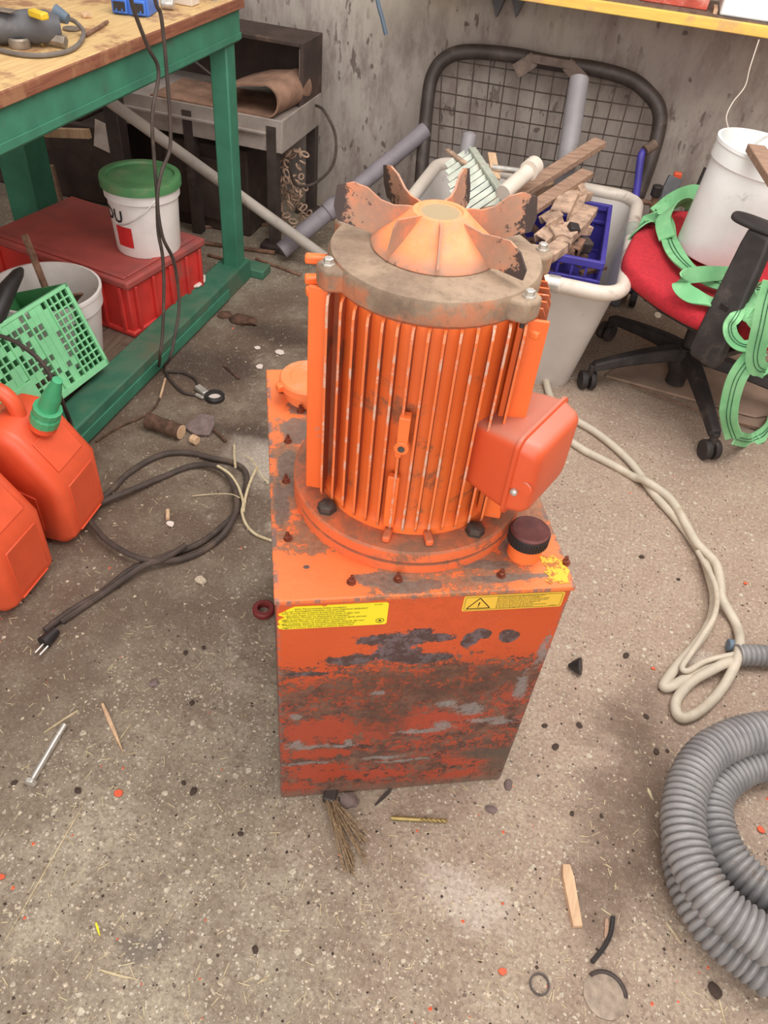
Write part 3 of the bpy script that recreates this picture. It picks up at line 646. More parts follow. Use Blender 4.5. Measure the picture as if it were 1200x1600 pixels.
# torn sticker on the lid
c0 = loc(866, 890, .6235); mb = MB()
pts = [loc(a, b, 0) for a, b in ((843, 868), (856, 870), (864, 868), (872, 875), (880, 874), (884, 886), (890, 892), (886, 902), (890, 910), (876, 912), (868, 908), (860, 913), (852, 908), (858, 900), (850, 894), (855, 886), (846, 880))]
fx = lambda a, b: loc(a, b, .6234)
pl = [fx(a, b) for a, b in ((843, 868), (856, 870), (864, 868), (872, 875), (880, 874), (884, 886), (890, 892), (886, 902), (890, 910), (876, 912), (868, 908), (860, 913), (852, 908), (858, 900), (850, 894), (855, 886), (846, 880))]
n = len(pl); mb.add(pl + [p + Vector((0, 0, .0008)) for p in pl], [tuple(range(n))[::-1], tuple(range(n, 2 * n))] + [(i, (i + 1) % n, n + (i + 1) % n, n + i) for i in range(n)])
s = NT('scuffed_yellow_sticker', .6); m_ = s.fin(s.mix(s.mp(s.noise(70, 5, .7), .5, .56), srgb(228, 184, 50), srgb(176, 104, 44)), None)
o = obj('torn_sticker', mb, m_, pack, smooth=False); o['label'] = 'torn yellow sticker on the lid corner'

# ================================================================ green workbench
BX = -1.27
bench = thing('workbench', 'green painted timber workbench with a worn plywood top, along the left side', 'workbench', (-1.27, 2.6, 0))
def bspan(mb, lo, hi): return mb.span([lo[0] + 1.27, lo[1] - 2.6, lo[2]], [hi[0] + 1.27, hi[1] - 2.6, hi[2]])
mb = MB(); bspan(mb, (-2.25, .5, .938), (-1.255, 2.665, .966)); obj('worktop', mb, [M['board']], bench, bevel=.003)
mb = MB(); bspan(mb, (-1.2555, .5, .936), (-1.248, 2.665, .9655)); obj('worktop_edge', mb, M['edge'], bench, bevel=.002)
mb = MB(); bspan(mb, (-1.31, .5, .842), (-1.262, 2.655, .937)); obj('apron_rail', mb, M['green'], bench, bevel=.004)
mb = MB(); bspan(mb, (-1.262, .5, .848), (-1.258, 2.655, .868)); obj('apron_lip', mb, M['green'], bench, bevel=.0015)
mb = MB(); bspan(mb, (-2.2, 2.6, .842), (-1.31, 2.645, .937)); obj('end_rail', mb, M['green'], bench, bevel=.004)
for x0, x1, y0, y1 in ((-1.335, -1.272, 2.565, 2.63), (-2.22, -2.09, 2.50, 2.63), (-1.372, -1.272, .52, .64), (-2.22, -2.12, .52, .64)):
    mb = MB(); bspan(mb, (x0, y0, 0), (x1, y1, .842)); obj('leg', mb, M['green'], bench, bevel=.005)
mb = MB(); bspan(mb, (-1.365, .64, .0), (-1.262, 2.66, .082)); obj('lower_rail', mb, M['greendark'], bench, bevel=.006)
mb = MB(); bspan(mb, (-1.262, .64, .012), (-1.255, 2.45, .05)); obj('rail_batten', mb, M['green'], bench, bevel=.002)
mb = MB(); bspan(mb, (-1.30, 2.66, .0), (-1.21, 2.74, .035)); obj('foot_block', mb, M['greendark'], bench, bevel=.004)
for k in range(6):
    x1 = -1.375 - k * .142
    mb = MB(); bspan(mb, (x1 - .138, .64, .03), (x1, 2.48, .048)); obj('shelf_board', mb, M['graywood'], bench, bevel=.002)

# ---- things on the bench top
BT = .9665
def on(px, py, z=BT): return atz(px, py, z)
# angle grinder
p0, p1 = on(-70, 40, BT + .04), on(95, 42, BT + .04)
g = thing('angle_grinder', 'grey power tool with a yellow switch and grey cord, lying on the workbench', 'power tool', (p1.x, p1.y, BT))
def rel(p, o): return Vector(p) - Vector(o.location)
dv = (p1 - p0).normalized()
mb = MB(); pts = [p0 + (p1 - p0) * t for t in (0, .15, .4, .6, .75, .88, 1)]
mb.tube([rel(p, g) for p in pts], lambda i: (.036, .037, .036, .034, .037, .035, .022)[i], 20); obj('body', mb, M['tool'], g)
mb = MB(); a, b = on(60, 22, BT + .08), on(76, 27, BT + .075); mb.bar(rel(on(49, 19, BT + .075), g), rel(on(71, 26, BT + .075), g), .022, .016); obj('switch', mb, M['yellowsw'], g, bevel=.004)
mb = MB(); mb.cyl(rel(on(86, 20, BT + .05), g), rel(on(106, 30, BT + .04), g), .02, .012); obj('cord_sleeve', mb, M['toolblue'], g)
mb = MB(); cp = spline([on(105, 28, BT + .04), on(120, 36, BT + .025), on(131, 52, BT + .01), on(120, 72, BT + .006), on(95, 83, BT + .006), on(55, 87, BT + .006), on(15, 82, BT + .006), on(-20, 72, BT + .006)], 6)
mb.tube([rel(p, g) for p in cp], .0055, 8); obj('cord', mb, M['cableg'], g)
mb = MB(); mb.bar(rel(on(-30, 10, BT + .078), g), rel(on(22, 18, BT + .078), g), .03, .003); obj('rating_plate', mb, M['toolsteel'], g, bevel=.001)
# hex steel bar
mb = MB(); mb.cyl(on(10, 42, BT + .03), on(103, 66, BT + .014), .014, n=6); tag(obj('steel_bar', mb, M['toolsteel'], bevel=.001), 'thick hexagonal steel bar lying in front of the grey power tool', 'tool')
# steel socket ring
c = on(32, 74, BT + .0); mb = MB(); mb.lathe([(.017, 0), (.025, .001), (.026, .018), (.023, .022), (.017, .021)], 24, c, closed=True); tag(obj('socket', mb, M['toolsteel']), 'short open rusty steel socket standing on the bench edge', 'socket')
mb = MB(); mb.bar(on(-15, 56, BT + .006), on(30, 62, BT + .006), .02, .008); mb.cyl(on(-3, 48, BT + .0), on(-3, 48, BT + .02), .014); tag(obj('wrench', mb, M['toolsteel'], bevel=.002), 'flat steel wrench at the left edge beside the steel socket', 'tool')
mb = MB(); mb.cyl(on(44, 66, BT + .006), on(66, 69, BT + .006), .003, n=10); mb.cyl(on(66, 69, BT + .006), on(69, 69.4, BT + .006), .0065, n=6); tag(obj('small_bolt', mb, M['brass']), 'small brass coloured bolt between the socket and steel bar', 'bolt')
# chrome hand loop and tag
mb = MB(); mb.tube(spline([on(45, 45, BT + .012), on(60, 32, BT + .03), on(72, 27, BT + .03), on(78, 38, BT + .015), on(80, 50, BT + .008)], 6), .006, 10); tag(obj('chrome_lever', mb, M['steel']), 'bent bright chrome lever beneath the grey power tool', 'lever')
mb = MB(); c = on(112, 46, BT + .001); mb.lathe([(.0, 0), (.022, 0), (.022, .004), (.0, .004)], 20, c); tag(obj('metal_disc', mb, M['toolsteel']), 'flat grey metal disc under the grey cord on the bench', 'disc')
mb = MB(); mb.cyl(on(134, 55, BT + .006), on(168, 34, BT + .006), .0045, n=8); tag(obj('thin_rod', mb, M['rust']), 'thin brown rod lying on the worktop left of the blue case', 'rod')
# blue case with two pockets
c = on(208, 22, BT); t = thing('blue_case', 'bright blue plastic tool holder with two dark openings on the bench edge', 'tool holder', c, R(12))
mb = MB(); mb.box((0, .03, .024), (.105, .10, .048)); obj('case_body', mb, M['bluecase'], t, bevel=.004)
for k in range(9):
    if k == 0: mb = MB(); mb.box((-.046, .03, .0485), (.004, .095, .003)); r0 = obj('case_rib', mb, M['bluecase'], t)
    else: c_ = copy(r0); c_.location = (k * .0115, 0, 0)
for k in (-1, 1):
    mb = MB(); mb.box((k * .026, -.024, .022), (.042, .012, .036)); q = obj('pocket_lip', mb, M['bluecase'], t, bevel=.003)
    mb = MB(); mb.box((k * .026, -.031, .022), (.032, .003, .022)); obj('pocket_opening', mb, M['blackpl'], q)
    mb = MB(); mb.box((k * .026 - .008, -.033, .013), (.003, .003, .007)); mb.box((k * .026 + .008, -.033, .013), (.003, .003, .007)); obj('pocket_tooth', mb, M['bluecase'], q)
c = on(285, 8, BT); mb = MB(); mb.box(c + Vector((0, .02, .022)), (.07, .05, .044)); tag(obj('pale_block', mb, M['rim'], bevel=.004), 'pale yellowish block at the top edge of the bench', 'block')
c = on(262, 6, BT + .015); mb = MB(); mb.cyl(c + Vector((-.02, 0, 0)), c + Vector((.015, .01, 0)), .015, n=24); tag(obj('steel_bush', mb, M['steel'], bevel=.002), 'small shiny steel bush between blue case and pale block', 'bush')
c = on(135, 27, BT + .001); tag(obj('wood_crumb', rough_rock(c + Vector((0, 0, .004)), .014), M['palewood']), 'pale wood crumb on the worktop behind the grey cord', 'wood scrap')
c = on(336, 1, BT); tag(obj('bright_nut', MB().cyl(c, c + Vector((0, 0, .012)), .009, n=6), M['steel']), 'small bright nut near the right end of the worktop', 'nut')

# ---- hanging leads
def tube_thing(name, pts, r, mat, label, cat, n=8, k=6, closed=False):
    mb = MB(); mb.tube(spline(pts, k, closed), r, n, closed); return tag(obj(name, mb, mat), label, cat)
X = -1.20
tube_thing('power_lead', [atx(188, -80, X), atx(205, 0, X), atx(215, 32, X), atx(232, 75, X), atx(248, 112, X), atx(238, 180, X), atx(241, 250, X), atx(245, 300, X), atx(247, 360, X), atx(254, 400, X), atx(256, 450, X), atx(254, 520, X), atx(250, 555, X), atz(246, 575, .012), atz(225, 590, .006), atz(205, 602, .006), atz(190, 600, .006)], .0052, M['blackcable'], 'grey-black power lead hanging off the bench, its end trailing left beneath the rail', 'cable')
tube_thing('clamp_lead', [atx(230, -80, X + .01), atx(243, 2, X + .01), atx(251, 22, X + .01), atx(257, 70, X + .01), atx(261, 118, X + .01), atx(266, 190, X + .01), atx(265, 235, X + .01), atx(252, 270, X + .012), atx(246, 315, X + .012), atx(254, 370, X + .012), atx(272, 410, X + .01), atx(280, 470, X + .01), atx(276, 510, X + .02), atx(266, 558, X + .03), atz(256, 575, .012), atz(268, 595, .006), atz(285, 612, .006), atz(305, 617, .006)], .0052, M['blackcable'], 'dark lead hanging beside the other, running down to the black ring on the floor', 'cable')
tube_thing('floor_lead', [atz(262, 580, .012), atz(285, 582, .006), atz(305, 592, .006), atz(312, 606, .006)], .005, M['blackcable'], 'short loop of dark lead on the floor behind the black ring', 'cable')

# ================================================================ red crate, buckets
cr = thing('red_crate', 'red plastic stacking crate with a dusty red lid, under the workbench', 'crate', (-1.40, 2.01, .049), R(-9.5))
mb = MB(); mb.span((-.60, 0, 0), (0, .40, .175)); mb.span((-.612, -.01, 0), (.01, .41, .02)); body = obj('crate_body', mb, M['redcrate'], cr, bevel=.006)
mb = MB(); mb.span((-.61, -.012, .176), (.012, .412, .205)); lidr = obj('crate_lid', mb, M['redlid'], cr, bevel=.008)
for y in (.03, .12, .21, .30, .375):
    mb = MB(); mb.span((.0, y - .006, .02), (.012, y + .006, .175)); obj('end_rib', mb, M['redcrate'], body, bevel=.002)
for x in (-.03, -.11, -.20, -.4, -.57):
    mb = MB(); mb.span((x - .007, -.012, .02), (x + .007, 0, .175)); obj('side_rib', mb, M['redcrate'], body, bevel=.002)
mb = MB(); mb.span((-.59, -.0, .205), (-.01, .02, .212)); mb.span((-.03, .02, .205), (-.01, .38, .212)); obj('lid_rim', mb, M['redlid'], lidr, bevel=.003)
def bucket(name, label, c, r0, r1, h, mat, lid=None, th=.003, handle=None):
    t = thing(name, label, 'bucket', c)
    prof = [(0, 0), (r0, 0), (r0 + .002, .006), (r1 - .004, h - .06), (r1 + .003, h - .055), (r1 + .004, h - .012), (r1 + .007, h - .01), (r1 + .007, h), (r1 - .001, h + .001), (r1 - .002, h - .02), (r0 - th, .006), (0, .006)]
    mb = MB(); mb.lathe(prof, 64); obj('bucket_body', mb, mat, t)
    if lid:
        mb = MB(); mb.lathe([(0, h - .006), (r1 - .012, h - .006), (r1 - .008, h + .006), (r1 + .010, h + .006), (r1 + .012, h - .002), (r1 + .011, h - .024), (r1 + .0075, h - .024), (r1 + .0075, h - .001), (0, h - .010)], 64); obj('bucket_lid', mb, lid, t)
    return t
b1 = bucket('lidded_bucket', 'white bucket with a green lid standing on the red crate', (-1.463, 2.27, .2555), .106, .120, .24, M['white'], M['lid'])
def wrap_text(txt, size, r, a0, z, mat, parent, bold=True):
    t = text_mb(txt, size, 0, bold); mb = MB()
    mb.add([((r + .0006) * math.cos(a0 + v[0] / r), (r + .0006) * math.sin(a0 + v[0] / r), z + v[1]) for v in t.v], t.f); return obj('printed_lettering', mb, mat, parent, smooth=False)
def wrap_rect(a0, a1, z0, z1, rb, rt, mat, parent, name='printed_square', n=10):
    mb = MB(); vs = []; fs = []
    for i in range(n + 1):
        a = a0 + (a1 - a0) * i / n; vs += [(rb * math.cos(a), rb * math.sin(a), z0), (rt * math.cos(a), rt * math.sin(a), z1)]
        if i: fs.append((2 * i - 2, 2 * i, 2 * i + 1, 2 * i - 1))
    mb.add(vs, fs); return obj(name, mb, mat, parent)
bb = b1.children[0]
wrap_rect(R(244), R(276), .035, .105, .1112, .1142, M['redprint'], bb)
wrap_text('DU', .058, .1155, R(222), .118, M['blackpl'], bb)
mb = MB(); pts = []
for i in range(15):
    a = R(258 + 62 * i / 14); pts.append((.126 * math.cos(a), .126 * math.sin(a), .115 + .09 * (i / 14) ** 1.6))
mb.tube(pts, .0018, 6); obj('wire_handle', mb, M['steel'], b1)
c = atz(70, 452, .275); c.z = .049
b2 = bucket('open_bucket', 'open white bucket holding scrap pieces, left of the red crate', c, .135, .162, .235, M['white'])
bz = .10
mb = MB(); mb.bar(c + Vector((.02, .02, .03)), atz(38, 366, .40), .022, .012, (1, 0, 0)); tag(obj('iron_bar', mb, M['rust'], bevel=.002), 'flat brown iron bar sticking up out of the open white bucket', 'bar')
mb = MB(); mb.bar(c + Vector((-.06, .04, .05)), c + Vector((.05, .09, .18)), .05, .008, (1, 0, .5)); tag(obj('scrap_plate', mb, M['rust'], bevel=.002), 'rusty scrap plate inside the open white bucket', 'scrap')
mb = MB(); mb.cyl(c + Vector((.06, -.02, .01)), c + Vector((.09, .06, .10)), .022, .018, n=14); tag(obj('scrap_tube', mb, M['rust2']), 'short rusty tube lying in the open white bucket', 'scrap')

# ================================================================ green folding crate, tilted, leaning on the bench rail
A = atz(172, 568, .115); Cc = atz(0, 700, .115); B = atz(105, 441, .36)
e1 = (Cc - A).normalized(); e2 = B - A; e2 = (e2 - e1 * e2.dot(e1)); hgt = e2.length; e2.normalize(); e3 = e1.cross(e2).normalized()
if e3.x > 0: e3 = -e3
gc = thing('green_crate', 'light green slatted plastic crate tipped towards the bench front rail', 'crate', A)
mat4 = Matrix((e1, e3, e2)).transposed().to_4x4(); gc.matrix_world = Matrix.Translation(A) @ mat4
LG, DG, HG = .60, .24, hgt
mb = MB()
for lo, hi in (((0, 0, 0), (LG, .012, .02)), ((0, 0, HG - .012), (LG, .016, HG)), ((0, 0, 0), (.012, .012, HG)), ((LG - .012, 0, 0), (LG, .012, HG))): mb.span(lo, hi)
fp = obj('front_frame', mb, M['gcrate'], gc, bevel=.002)
nx = 26; nz = 11
stp = (LG - .024) / nx
v0 = None
for i in range(1, nx):
    x = .012 + i * stp; deep = (i % 4 == 0)
    mb = MB(); mb.span((x - (.0022 if not deep else .003), -.001 if deep else .002, .018), (x + (.0022 if not deep else .003), .008, HG - .01)); obj('upright_slat', mb, M['gcrate'], fp)
for j in range(1, nz):
    z = .018 + j * (HG - .03) / nz
    mb = MB(); mb.span((.01, .003, z - .0022), (LG - .01, .007, z + .0022)); obj('cross_slat', mb, M['gcrate'], fp)
# lattice infill panels between the slats
mb = MB()
for i in range(nx):
    for j in range(nz):
        if random.random() < (.5 if j > 2 else .15) and i > 3:
            x = .012 + i * stp; z = .018 + j * (HG - .03) / nz; mb.span((x, .0035, z), (x + stp, .0065, z + (HG - .03) / nz))
stuff(obj('infill_panel', mb, M['gcrate'], fp, smooth=False))
mb = MB(); mb.span((.28, -.003, .02), (.52, .006, .10)); obj('label_plate', mb, M['gcrate'], fp, bevel=.003)
mb = MB(); mb.span((0, .012, 0), (.006, DG, HG)); obj('end_panel', mb, M['gcrate2'], gc, bevel=.002)
mb = MB(); mb.span((LG - .006, .012, 0), (LG, DG, HG)); obj('end_panel', mb, M['gcrate2'], gc, bevel=.002)
mb = MB(); mb.span((0, DG, 0), (LG, DG + .006, HG)); obj('rear_panel', mb, M['gcrate2'], gc, bevel=.002)
mb = MB(); mb.span((0, .012, 0), (LG, DG, .006)); obj('crate_floor', mb, M['gcrate2'], gc, bevel=.002)
# black saw-like tool in the crate and its lead
t = A + e1 * .30 + e2 * (HG * .5) + e3 * .12
mb = MB(); mb.tube([atz(-40, 540, .32), atz(-10, 500, .36), atz(8, 458, .40), atz(28, 428, .42), atz(33, 421, .42)], lambda i: (.02, .028, .026, .016, .008)[i], 12); tag(obj('hand_tool', mb, M['blackpl']), 'black rounded tool handle poking up out of the green crate', 'tool')
tube_thing('crate_lead', [atz(-20, 520, .37), atz(15, 530, .36), atz(45, 548, .34), atz(68, 570, .31), atz(85, 600, .27), atz(98, 630, .20), atz(108, 655, .12), atz(112, 668, .09), ], .006, M['blackcable'], 'dark lead curving over the green crate behind the green spout', 'cable')

# ================================================================ jerrycans
def jerry(name, label, loc_, rz, spout=True):
    t = thing(name, label, 'fuel can', loc_, rz)
    # side outline, x to the left is negative; thickness along y
    out = [(-.34, .0), (-.03, .0), (0, .03), (0, .205), (-.085, .325), (-.12, .345), (-.165, .345), (-.21, .30), (-.34, .28)]
    n = len(out); secs = [(-.092, .86, .012), (-.075, 1.0, 0), (.075, 1.0, 0), (.092, .86, .012)]
    cx, cz = -.18, .16; vs = []; fs = []
    for y, s_, o_ in secs:
        for x, z in out: vs.append((cx + (x - cx) * (1 if s_ == 1 else .9), y, cz + (z - cz) * s_))
    for i in range(3):
        for k in range(n): fs.append((i * n + k, i * n + (k + 1) % n, (i + 1) * n + (k + 1) % n, (i + 1) * n + k))
    fs += [tuple(range(n)), tuple(3 * n + k for k in range(n))]
    mb = MB(); mb.add(vs, fs); b = obj('can_body', mb, M['can'], t, bevel=.014, seg=4, ang=60)
    mb = MB(); mb.box((-.041, 0, .267), (.003, .11, .09), (0, R(-35), 0)); mb.prism([(-.03, -.0) , (-.13, .0), (-.15, .07), (-.09, .13), (-.03, .11)], 0, .004, Matrix.Translation((-.04, -.0915, .05)) @ Matrix.Rotation(R(90), 4, 'X')); obj('relief_panel', mb, M['can'], b, bevel=.002)
    mb = MB(); mb.span((-.001, -.055, .05), (.003, .055, .19)); obj('end_panel', mb, M['can'], b, bevel=.002)
    mb = MB(); mb.span((.0, -.05, .035), (.004, .05, .039)); obj('level_ridge', mb, M['can'], b, bevel=.001)
    mb = MB(); hp = spline([(-.125, 0, .33), (-.135, 0, .375), (-.17, 0, .400), (-.23, 0, .385), (-.33, 0, .33), (-.36, 0, .27)], 6); mb.tube(hp, .019, 14); obj('grip', mb, M['can'], t)
    mb = MB(); mb.lathe([(.032, 0), (.030, .03), (.026, .03)], 28); nk = obj('neck', mb, M['can'], t, (-.068, 0, .318), (0, R(24), 0))
    if spout:
        mb = MB(); mb.lathe([(.034, 0), (.034, .022), (.030, .026), (.028, .032), (.033, .034), (.033, .048), (.022, .05)], 14); cg = obj('cap_ring', mb, M['capgreen'], nk, (0, 0, .018), smooth=False)
        mb = MB(); mb.lathe([(.023, .0), (.022, .04), (.020, .05), (.013, .085), (.0115, .10), (.0, .101)], 24); obj('spout', mb, M['capgreen'], nk, (0, 0, .064), (0, R(3), 0))
    return t
j1 = jerry('fuel_can', 'orange-red fuel can with a green spout, in front of the green crate', (-1.06, 1.20, 0), R(4))
j2 = jerry('fuel_can', 'orange-red fuel can nearest the camera, cut off by the left edge', (-1.055, .955, 0), R(2), spout=False)

# ================================================================ machine rack behind the bench
rk = thing('steel_rack', 'dusty grey steel trough on black angle-iron legs behind the workbench', 'rack', (-1.24, 2.95, 0))
def rs(mb, lo, hi): return mb.span([lo[0] + 1.24, lo[1] - 2.95, lo[2]], [hi[0] + 1.24, hi[1] - 2.95, hi[2]])
mb = MB(); rs(mb, (-1.98, 2.93, .405), (-1.235, 2.94, .525)); obj('front_panel', mb, M['rackgrey'], rk, bevel=.002)
mb = MB(); rs(mb, (-1.245, 2.94, .405), (-1.235, 3.36, .525)); obj('end_panel', mb, M['rackgrey'], rk, bevel=.002)
mb = MB(); rs(mb, (-1.98, 2.94, .50), (-1.245, 3.36, .512)); obj('tray', mb, M['rackgrey'], rk, bevel=.002)
mb = MB(); rs(mb, (-1.98, 2.915, .468), (-1.30, 2.93, .478)); obj('front_lip', mb, M['rackgrey'], rk, bevel=.002)
for x, y in ((-1.26, 2.93), (-1.26, 3.36), (-1.62, 2.93), (-1.95, 2.93), (-1.95, 3.36)):
    mb = MB(); rs(mb, (x - .04, y - .004, 0), (x, y, .5)); rs(mb, (x - .004, y, 0), (x, y + .04, .5)); obj('leg', mb, M['frame'], rk)
mb = MB(); rs(mb, (-1.34, 3.33, 0), (-1.22, 3.40, .03)); obj('foot_plate', mb, M['frame'], rk, bevel=.003)
mb = MB(); rs(mb, (-1.33, 2.90, 0), (-1.22, 2.97, .03)); obj('foot_plate', mb, M['frame'], rk, bevel=.003)
# dark hood box standing on the tray
hd = thing('metal_hood', 'open dark brown sheet-metal box standing on the grey steel trough', 'box', (-1.6, 3.36, .513))
mb = MB()
for lo, hi in (((-.55, .0, .0), (.36, .015, .23)), ((.345, -.20, 0), (.36, .0, .23)), ((-.55, -.20, .215), (.345, .0, .23)), ((-.55, -.20, 0), (-.535, 0, .23))): mb.span(lo, hi)
obj('hood_shell', mb, M['darkbox'], hd, bevel=.002)
mb = MB(); mb.span((.338, -.19, .0), (.3445, -.01, .21)); obj('side_lining', mb, M['rackgrey'], hd, bevel=.006)
mb = MB(); mb.tube(spline([(-.35, -.1, .02), (-.3, -.12, .08), (-.2, -.13, .10), (-.1, -.12, .05), (-.05, -.1, .01)], 6), .006, 8); obj('inner_pipe', mb, M['frame'], hd)
# rubber belt roll
mb = MB(); pts = []
for i in range(30):
    a = R(-90 + 200 * i / 29); r_ = .055
    pts.append(Vector((-1.34 + r_ * math.cos(a), 0, .575 + r_ * math.sin(a))))
pts = [Vector((-1.85, 0, .518)), Vector((-1.7, 0, .519)), Vector((-1.5, 0, .5195)), Vector((-1.40, 0, .5195))] + pts + [Vector((-1.44, 0, .615)), Vector((-1.52, 0, .59)), Vector((-1.58, 0, .565))]
pts = [p + Vector((.035, 3.10, 0)) for p in pts]
mb.ribbon(pts, [(0.12, 1, 0)] * len(pts), .27, .007); tag(obj('rubber_belt', mb, M['belt']), 'brown rubber belt rolled over at its end on the grey trough', 'belt')
tube_thing('hanging_flex', [(-1.225, 3.27, .50), (-1.17, 3.22, .50), (-1.11, 3.2, .42), (-1.10, 3.15, .32), (-1.16, 3.1, .25), (-1.215, 3.04, .25), (-1.225, 3.0, .30), (-1.225, 2.98, .36)], .006, M['blackcable'], 'dark flex hanging in a loop from the end of the grey trough', 'cable')
for k in range(64):
    x = -1.29 + random.uniform(-.06, .09); y = 3.10 + random.uniform(-.06, .06); z = .03 + k * .0052
    a = Vector((x, y, z))
    if k == 0:
        mb = MB(); pts = [(.016 * math.cos(q * PI / 6), .009 * math.sin(q * PI / 6), 0) for q in range(12)]; mb.tube(pts, .0035, 6, closed=True)
        ch = thing('rusty_chain', 'tangle of rusty chain hanging under the grey steel trough', 'chain', (-1.27, 3.10, .02)); l0 = obj('chain_link', mb, M['rust2'], ch)
    l = l0 if k == 0 else copy(l0)
    l.location = a - Vector((-1.27, 3.10, .02)); l.rotation_euler = (random.uniform(0, 3), random.uniform(0, 3), random.uniform(0, 3)); l.scale = (1.1, 1.1, 1.1)
# clutter below and left of the rack
dpo = thing('dark_post', 'dark steel post with a pale wooden crosspiece behind the green-lidded bucket', 'post', (-1.9, 2.83, 0)); o = Vector(dpo.location)
mb = MB(); mb.span((-.03, -.03, 0), (.03, .03, .60)); obj('post_shaft', mb, M['frame'], dpo, bevel=.003)
mb = MB(); mb.bar(aty(52, 206, 2.79) - o, aty(140, 209, 2.79) - o, .02, .035); obj('batten', mb, M['palewood'], dpo, bevel=.002)  # separate wooden batten, joined to the post only for support
mb = MB(); mb.bar(aty(78, 258, 2.9), aty(98, 330, 2.9), .03, .02, (0, 1, 0)); tag(obj('broom_stick', mb, M['oldwood'], bevel=.002), 'short brown wooden stick leaning behind the red crate', 'stick')
p = aty(165, 215, 2.88); mb = MB(); mb.box(p, (.10, .004, .11), (0, R(14), 0)); tag(obj('white_card', mb, M['paper'], bevel=.001), 'small dirty white card hanging beside the dark post', 'card')
mb = MB(); mb.span((-2.9, 3.0, 0), (-2.05, 3.4, .34)); mb.span((-2.75, 3.02, .34), (-2.2, 3.36, .46)); tag(obj('dark_chest', mb, M['darkbox'], bevel=.01), 'dark brown metal chest in the shadow at the far left', 'chest')
mb = MB(); mb.span((-1.85, 3.0, 0), (-1.42, 3.34, .36)); mb.span((-1.80, 2.985, .05), (-1.47, 3.0, .31)); tag(obj('dark_motor_box', mb, M['darkbox'], bevel=.01), 'dark box on the floor under the grey steel trough', 'box')
for i, (x0, y0, x1, y1, r_, lb) in enumerate(((315, 355, 425, 350, .007, 'thin rusty rod on the floor behind the green bench leg, farthest back'), (322, 380, 430, 395, .009, 'pale rusty rod on the floor running behind the foot of the green bench leg'), (325, 398, 420, 424, .007, 'thin rusty rod nearest the bench foot block, on the floor'), (400, 404, 470, 430, .006, 'thin brown rod lying flat on the floor right of the bench foot'))):
    mb = MB(); mb.cyl(atz(x0, y0, r_), atz(x1, y1, r_), r_, n=10); tag(obj('iron_rod', mb, M['rust']), lb, 'rod')
# pipes
mb = MB(); a, b = atz(508, 402, .05), Vector((-1.80, 2.64, .585)); mb.cyl(a, b, .021, n=24); tag(obj('pale_pipe', mb, M['palepipe']), 'long pale pipe leaning diagonally from the floor behind the green bench leg', 'pipe')
mb = MB(); a, b = atz(440, 392, .045), aty(690, 182, 3.40); d = b - a
mb.tube([a, a + d * .28, a + d * .285, a + d * .34, a + d * .345, a + d * .9], lambda i: (.035, .035, .041, .041, .033, .033)[i], 28)
dp = tag(obj('duct_pipe', mb, M['bluegrey']), 'thick grey duct pipe with a socket joint, leaning against the back wall', 'pipe')

# ================================================================ mesh frame against the wall
fr = thing('mesh_frame', 'black rounded tube frame with welded wire mesh leaning on the back wall', 'frame', (-.3, 3.4, 0))
def fp_(px, py):            # plane leaning back: y = 3.18 + .36*z/.8
    d = ray(px, py); k = .42; t = (3.16 + k * 1.5) / (d.y - k * d.z); p = CAM + d * t; return p
outl = [(656, 400), (657, 300), (661, 240), (668, 160), (676, 118), (695, 92), (730, 81), (800, 86), (860, 98), (930, 108), (985, 124), (1015, 148), (1030, 172), (1029, 205), (1015, 255), (995, 310), (972, 365), (950, 420)]
op = [fp_(*p) - Vector((-.3, 3.4, 0)) for p in outl]
mb = MB(); mb.tube(spline(op, 6), .028, 16); obj('tube_frame', mb, M['frame'], fr)
def inside(px, py):
    c = False; n = len(outl)
    for i in range(n):
        x1, y1 = outl[i]; x2, y2 = outl[(i + 1) % n]
        if (y1 > py) != (y2 > py) and px < (x2 - x1) * (py - y1) / (y2 - y1) + x1: c = not c
    return c
def clipline(a, b, n=60):
    pts = [(a[0] + (b[0] - a[0]) * i / n, a[1] + (b[1] - a[1]) * i / n) for i in range(n + 1)]
    ins = [p for p in pts if inside(*p)]
    return (ins[0], ins[-1]) if len(ins) > 3 else None
k = 0
for i in range(14):         # uprights
    x0 = 692 + i * 25.2; x1 = x0 - 16 - i * 5.5; l = clipline((x0, 80 + i * 2.5), (x1, 420))
    if l:
        a, b = [fp_(*p) - Vector((-.3, 3.4, 0)) for p in l]; mb = MB(); m_ = (a + b) / 2 + Vector((random.uniform(-.006, .006), -.01, 0)); mb.tube([a, m_, b], .0026, 6); obj('mesh_wire', mb, M['mesh'], fr)
for j in range(13):
    y0 = 88 + j * 26; l = clipline((640, y0 - 4), (1060, y0 + 62), 80)
    if l:
        a, b = [fp_(*p) - Vector((-.3, 3.4, 0)) for p in l]; mb = MB(); mb.tube([a, (a + b) / 2 + Vector((0, -.014, random.uniform(-.005, .005))), b], .0026, 6); obj('mesh_wire', mb, M['mesh'], fr)
# hooked bracket on the frame top
mb = MB()
def br(p0, p1, wd, yo): 
    a, b = fp_(*p0), fp_(*p1); a.y -= yo; b.y -= yo; mb.bar(a, b, wd, .012, (0, 1, 0))
br((808, 108), (838, 88), .055, .045); br((830, 86), (900, 98), .03, .05); br((888, 96), (915, 124), .05, .045)
tag(obj('hook_bracket', mb, M['hook'], bevel=.002), 'brown bent iron bracket hooked over the top of the mesh frame', 'bracket')

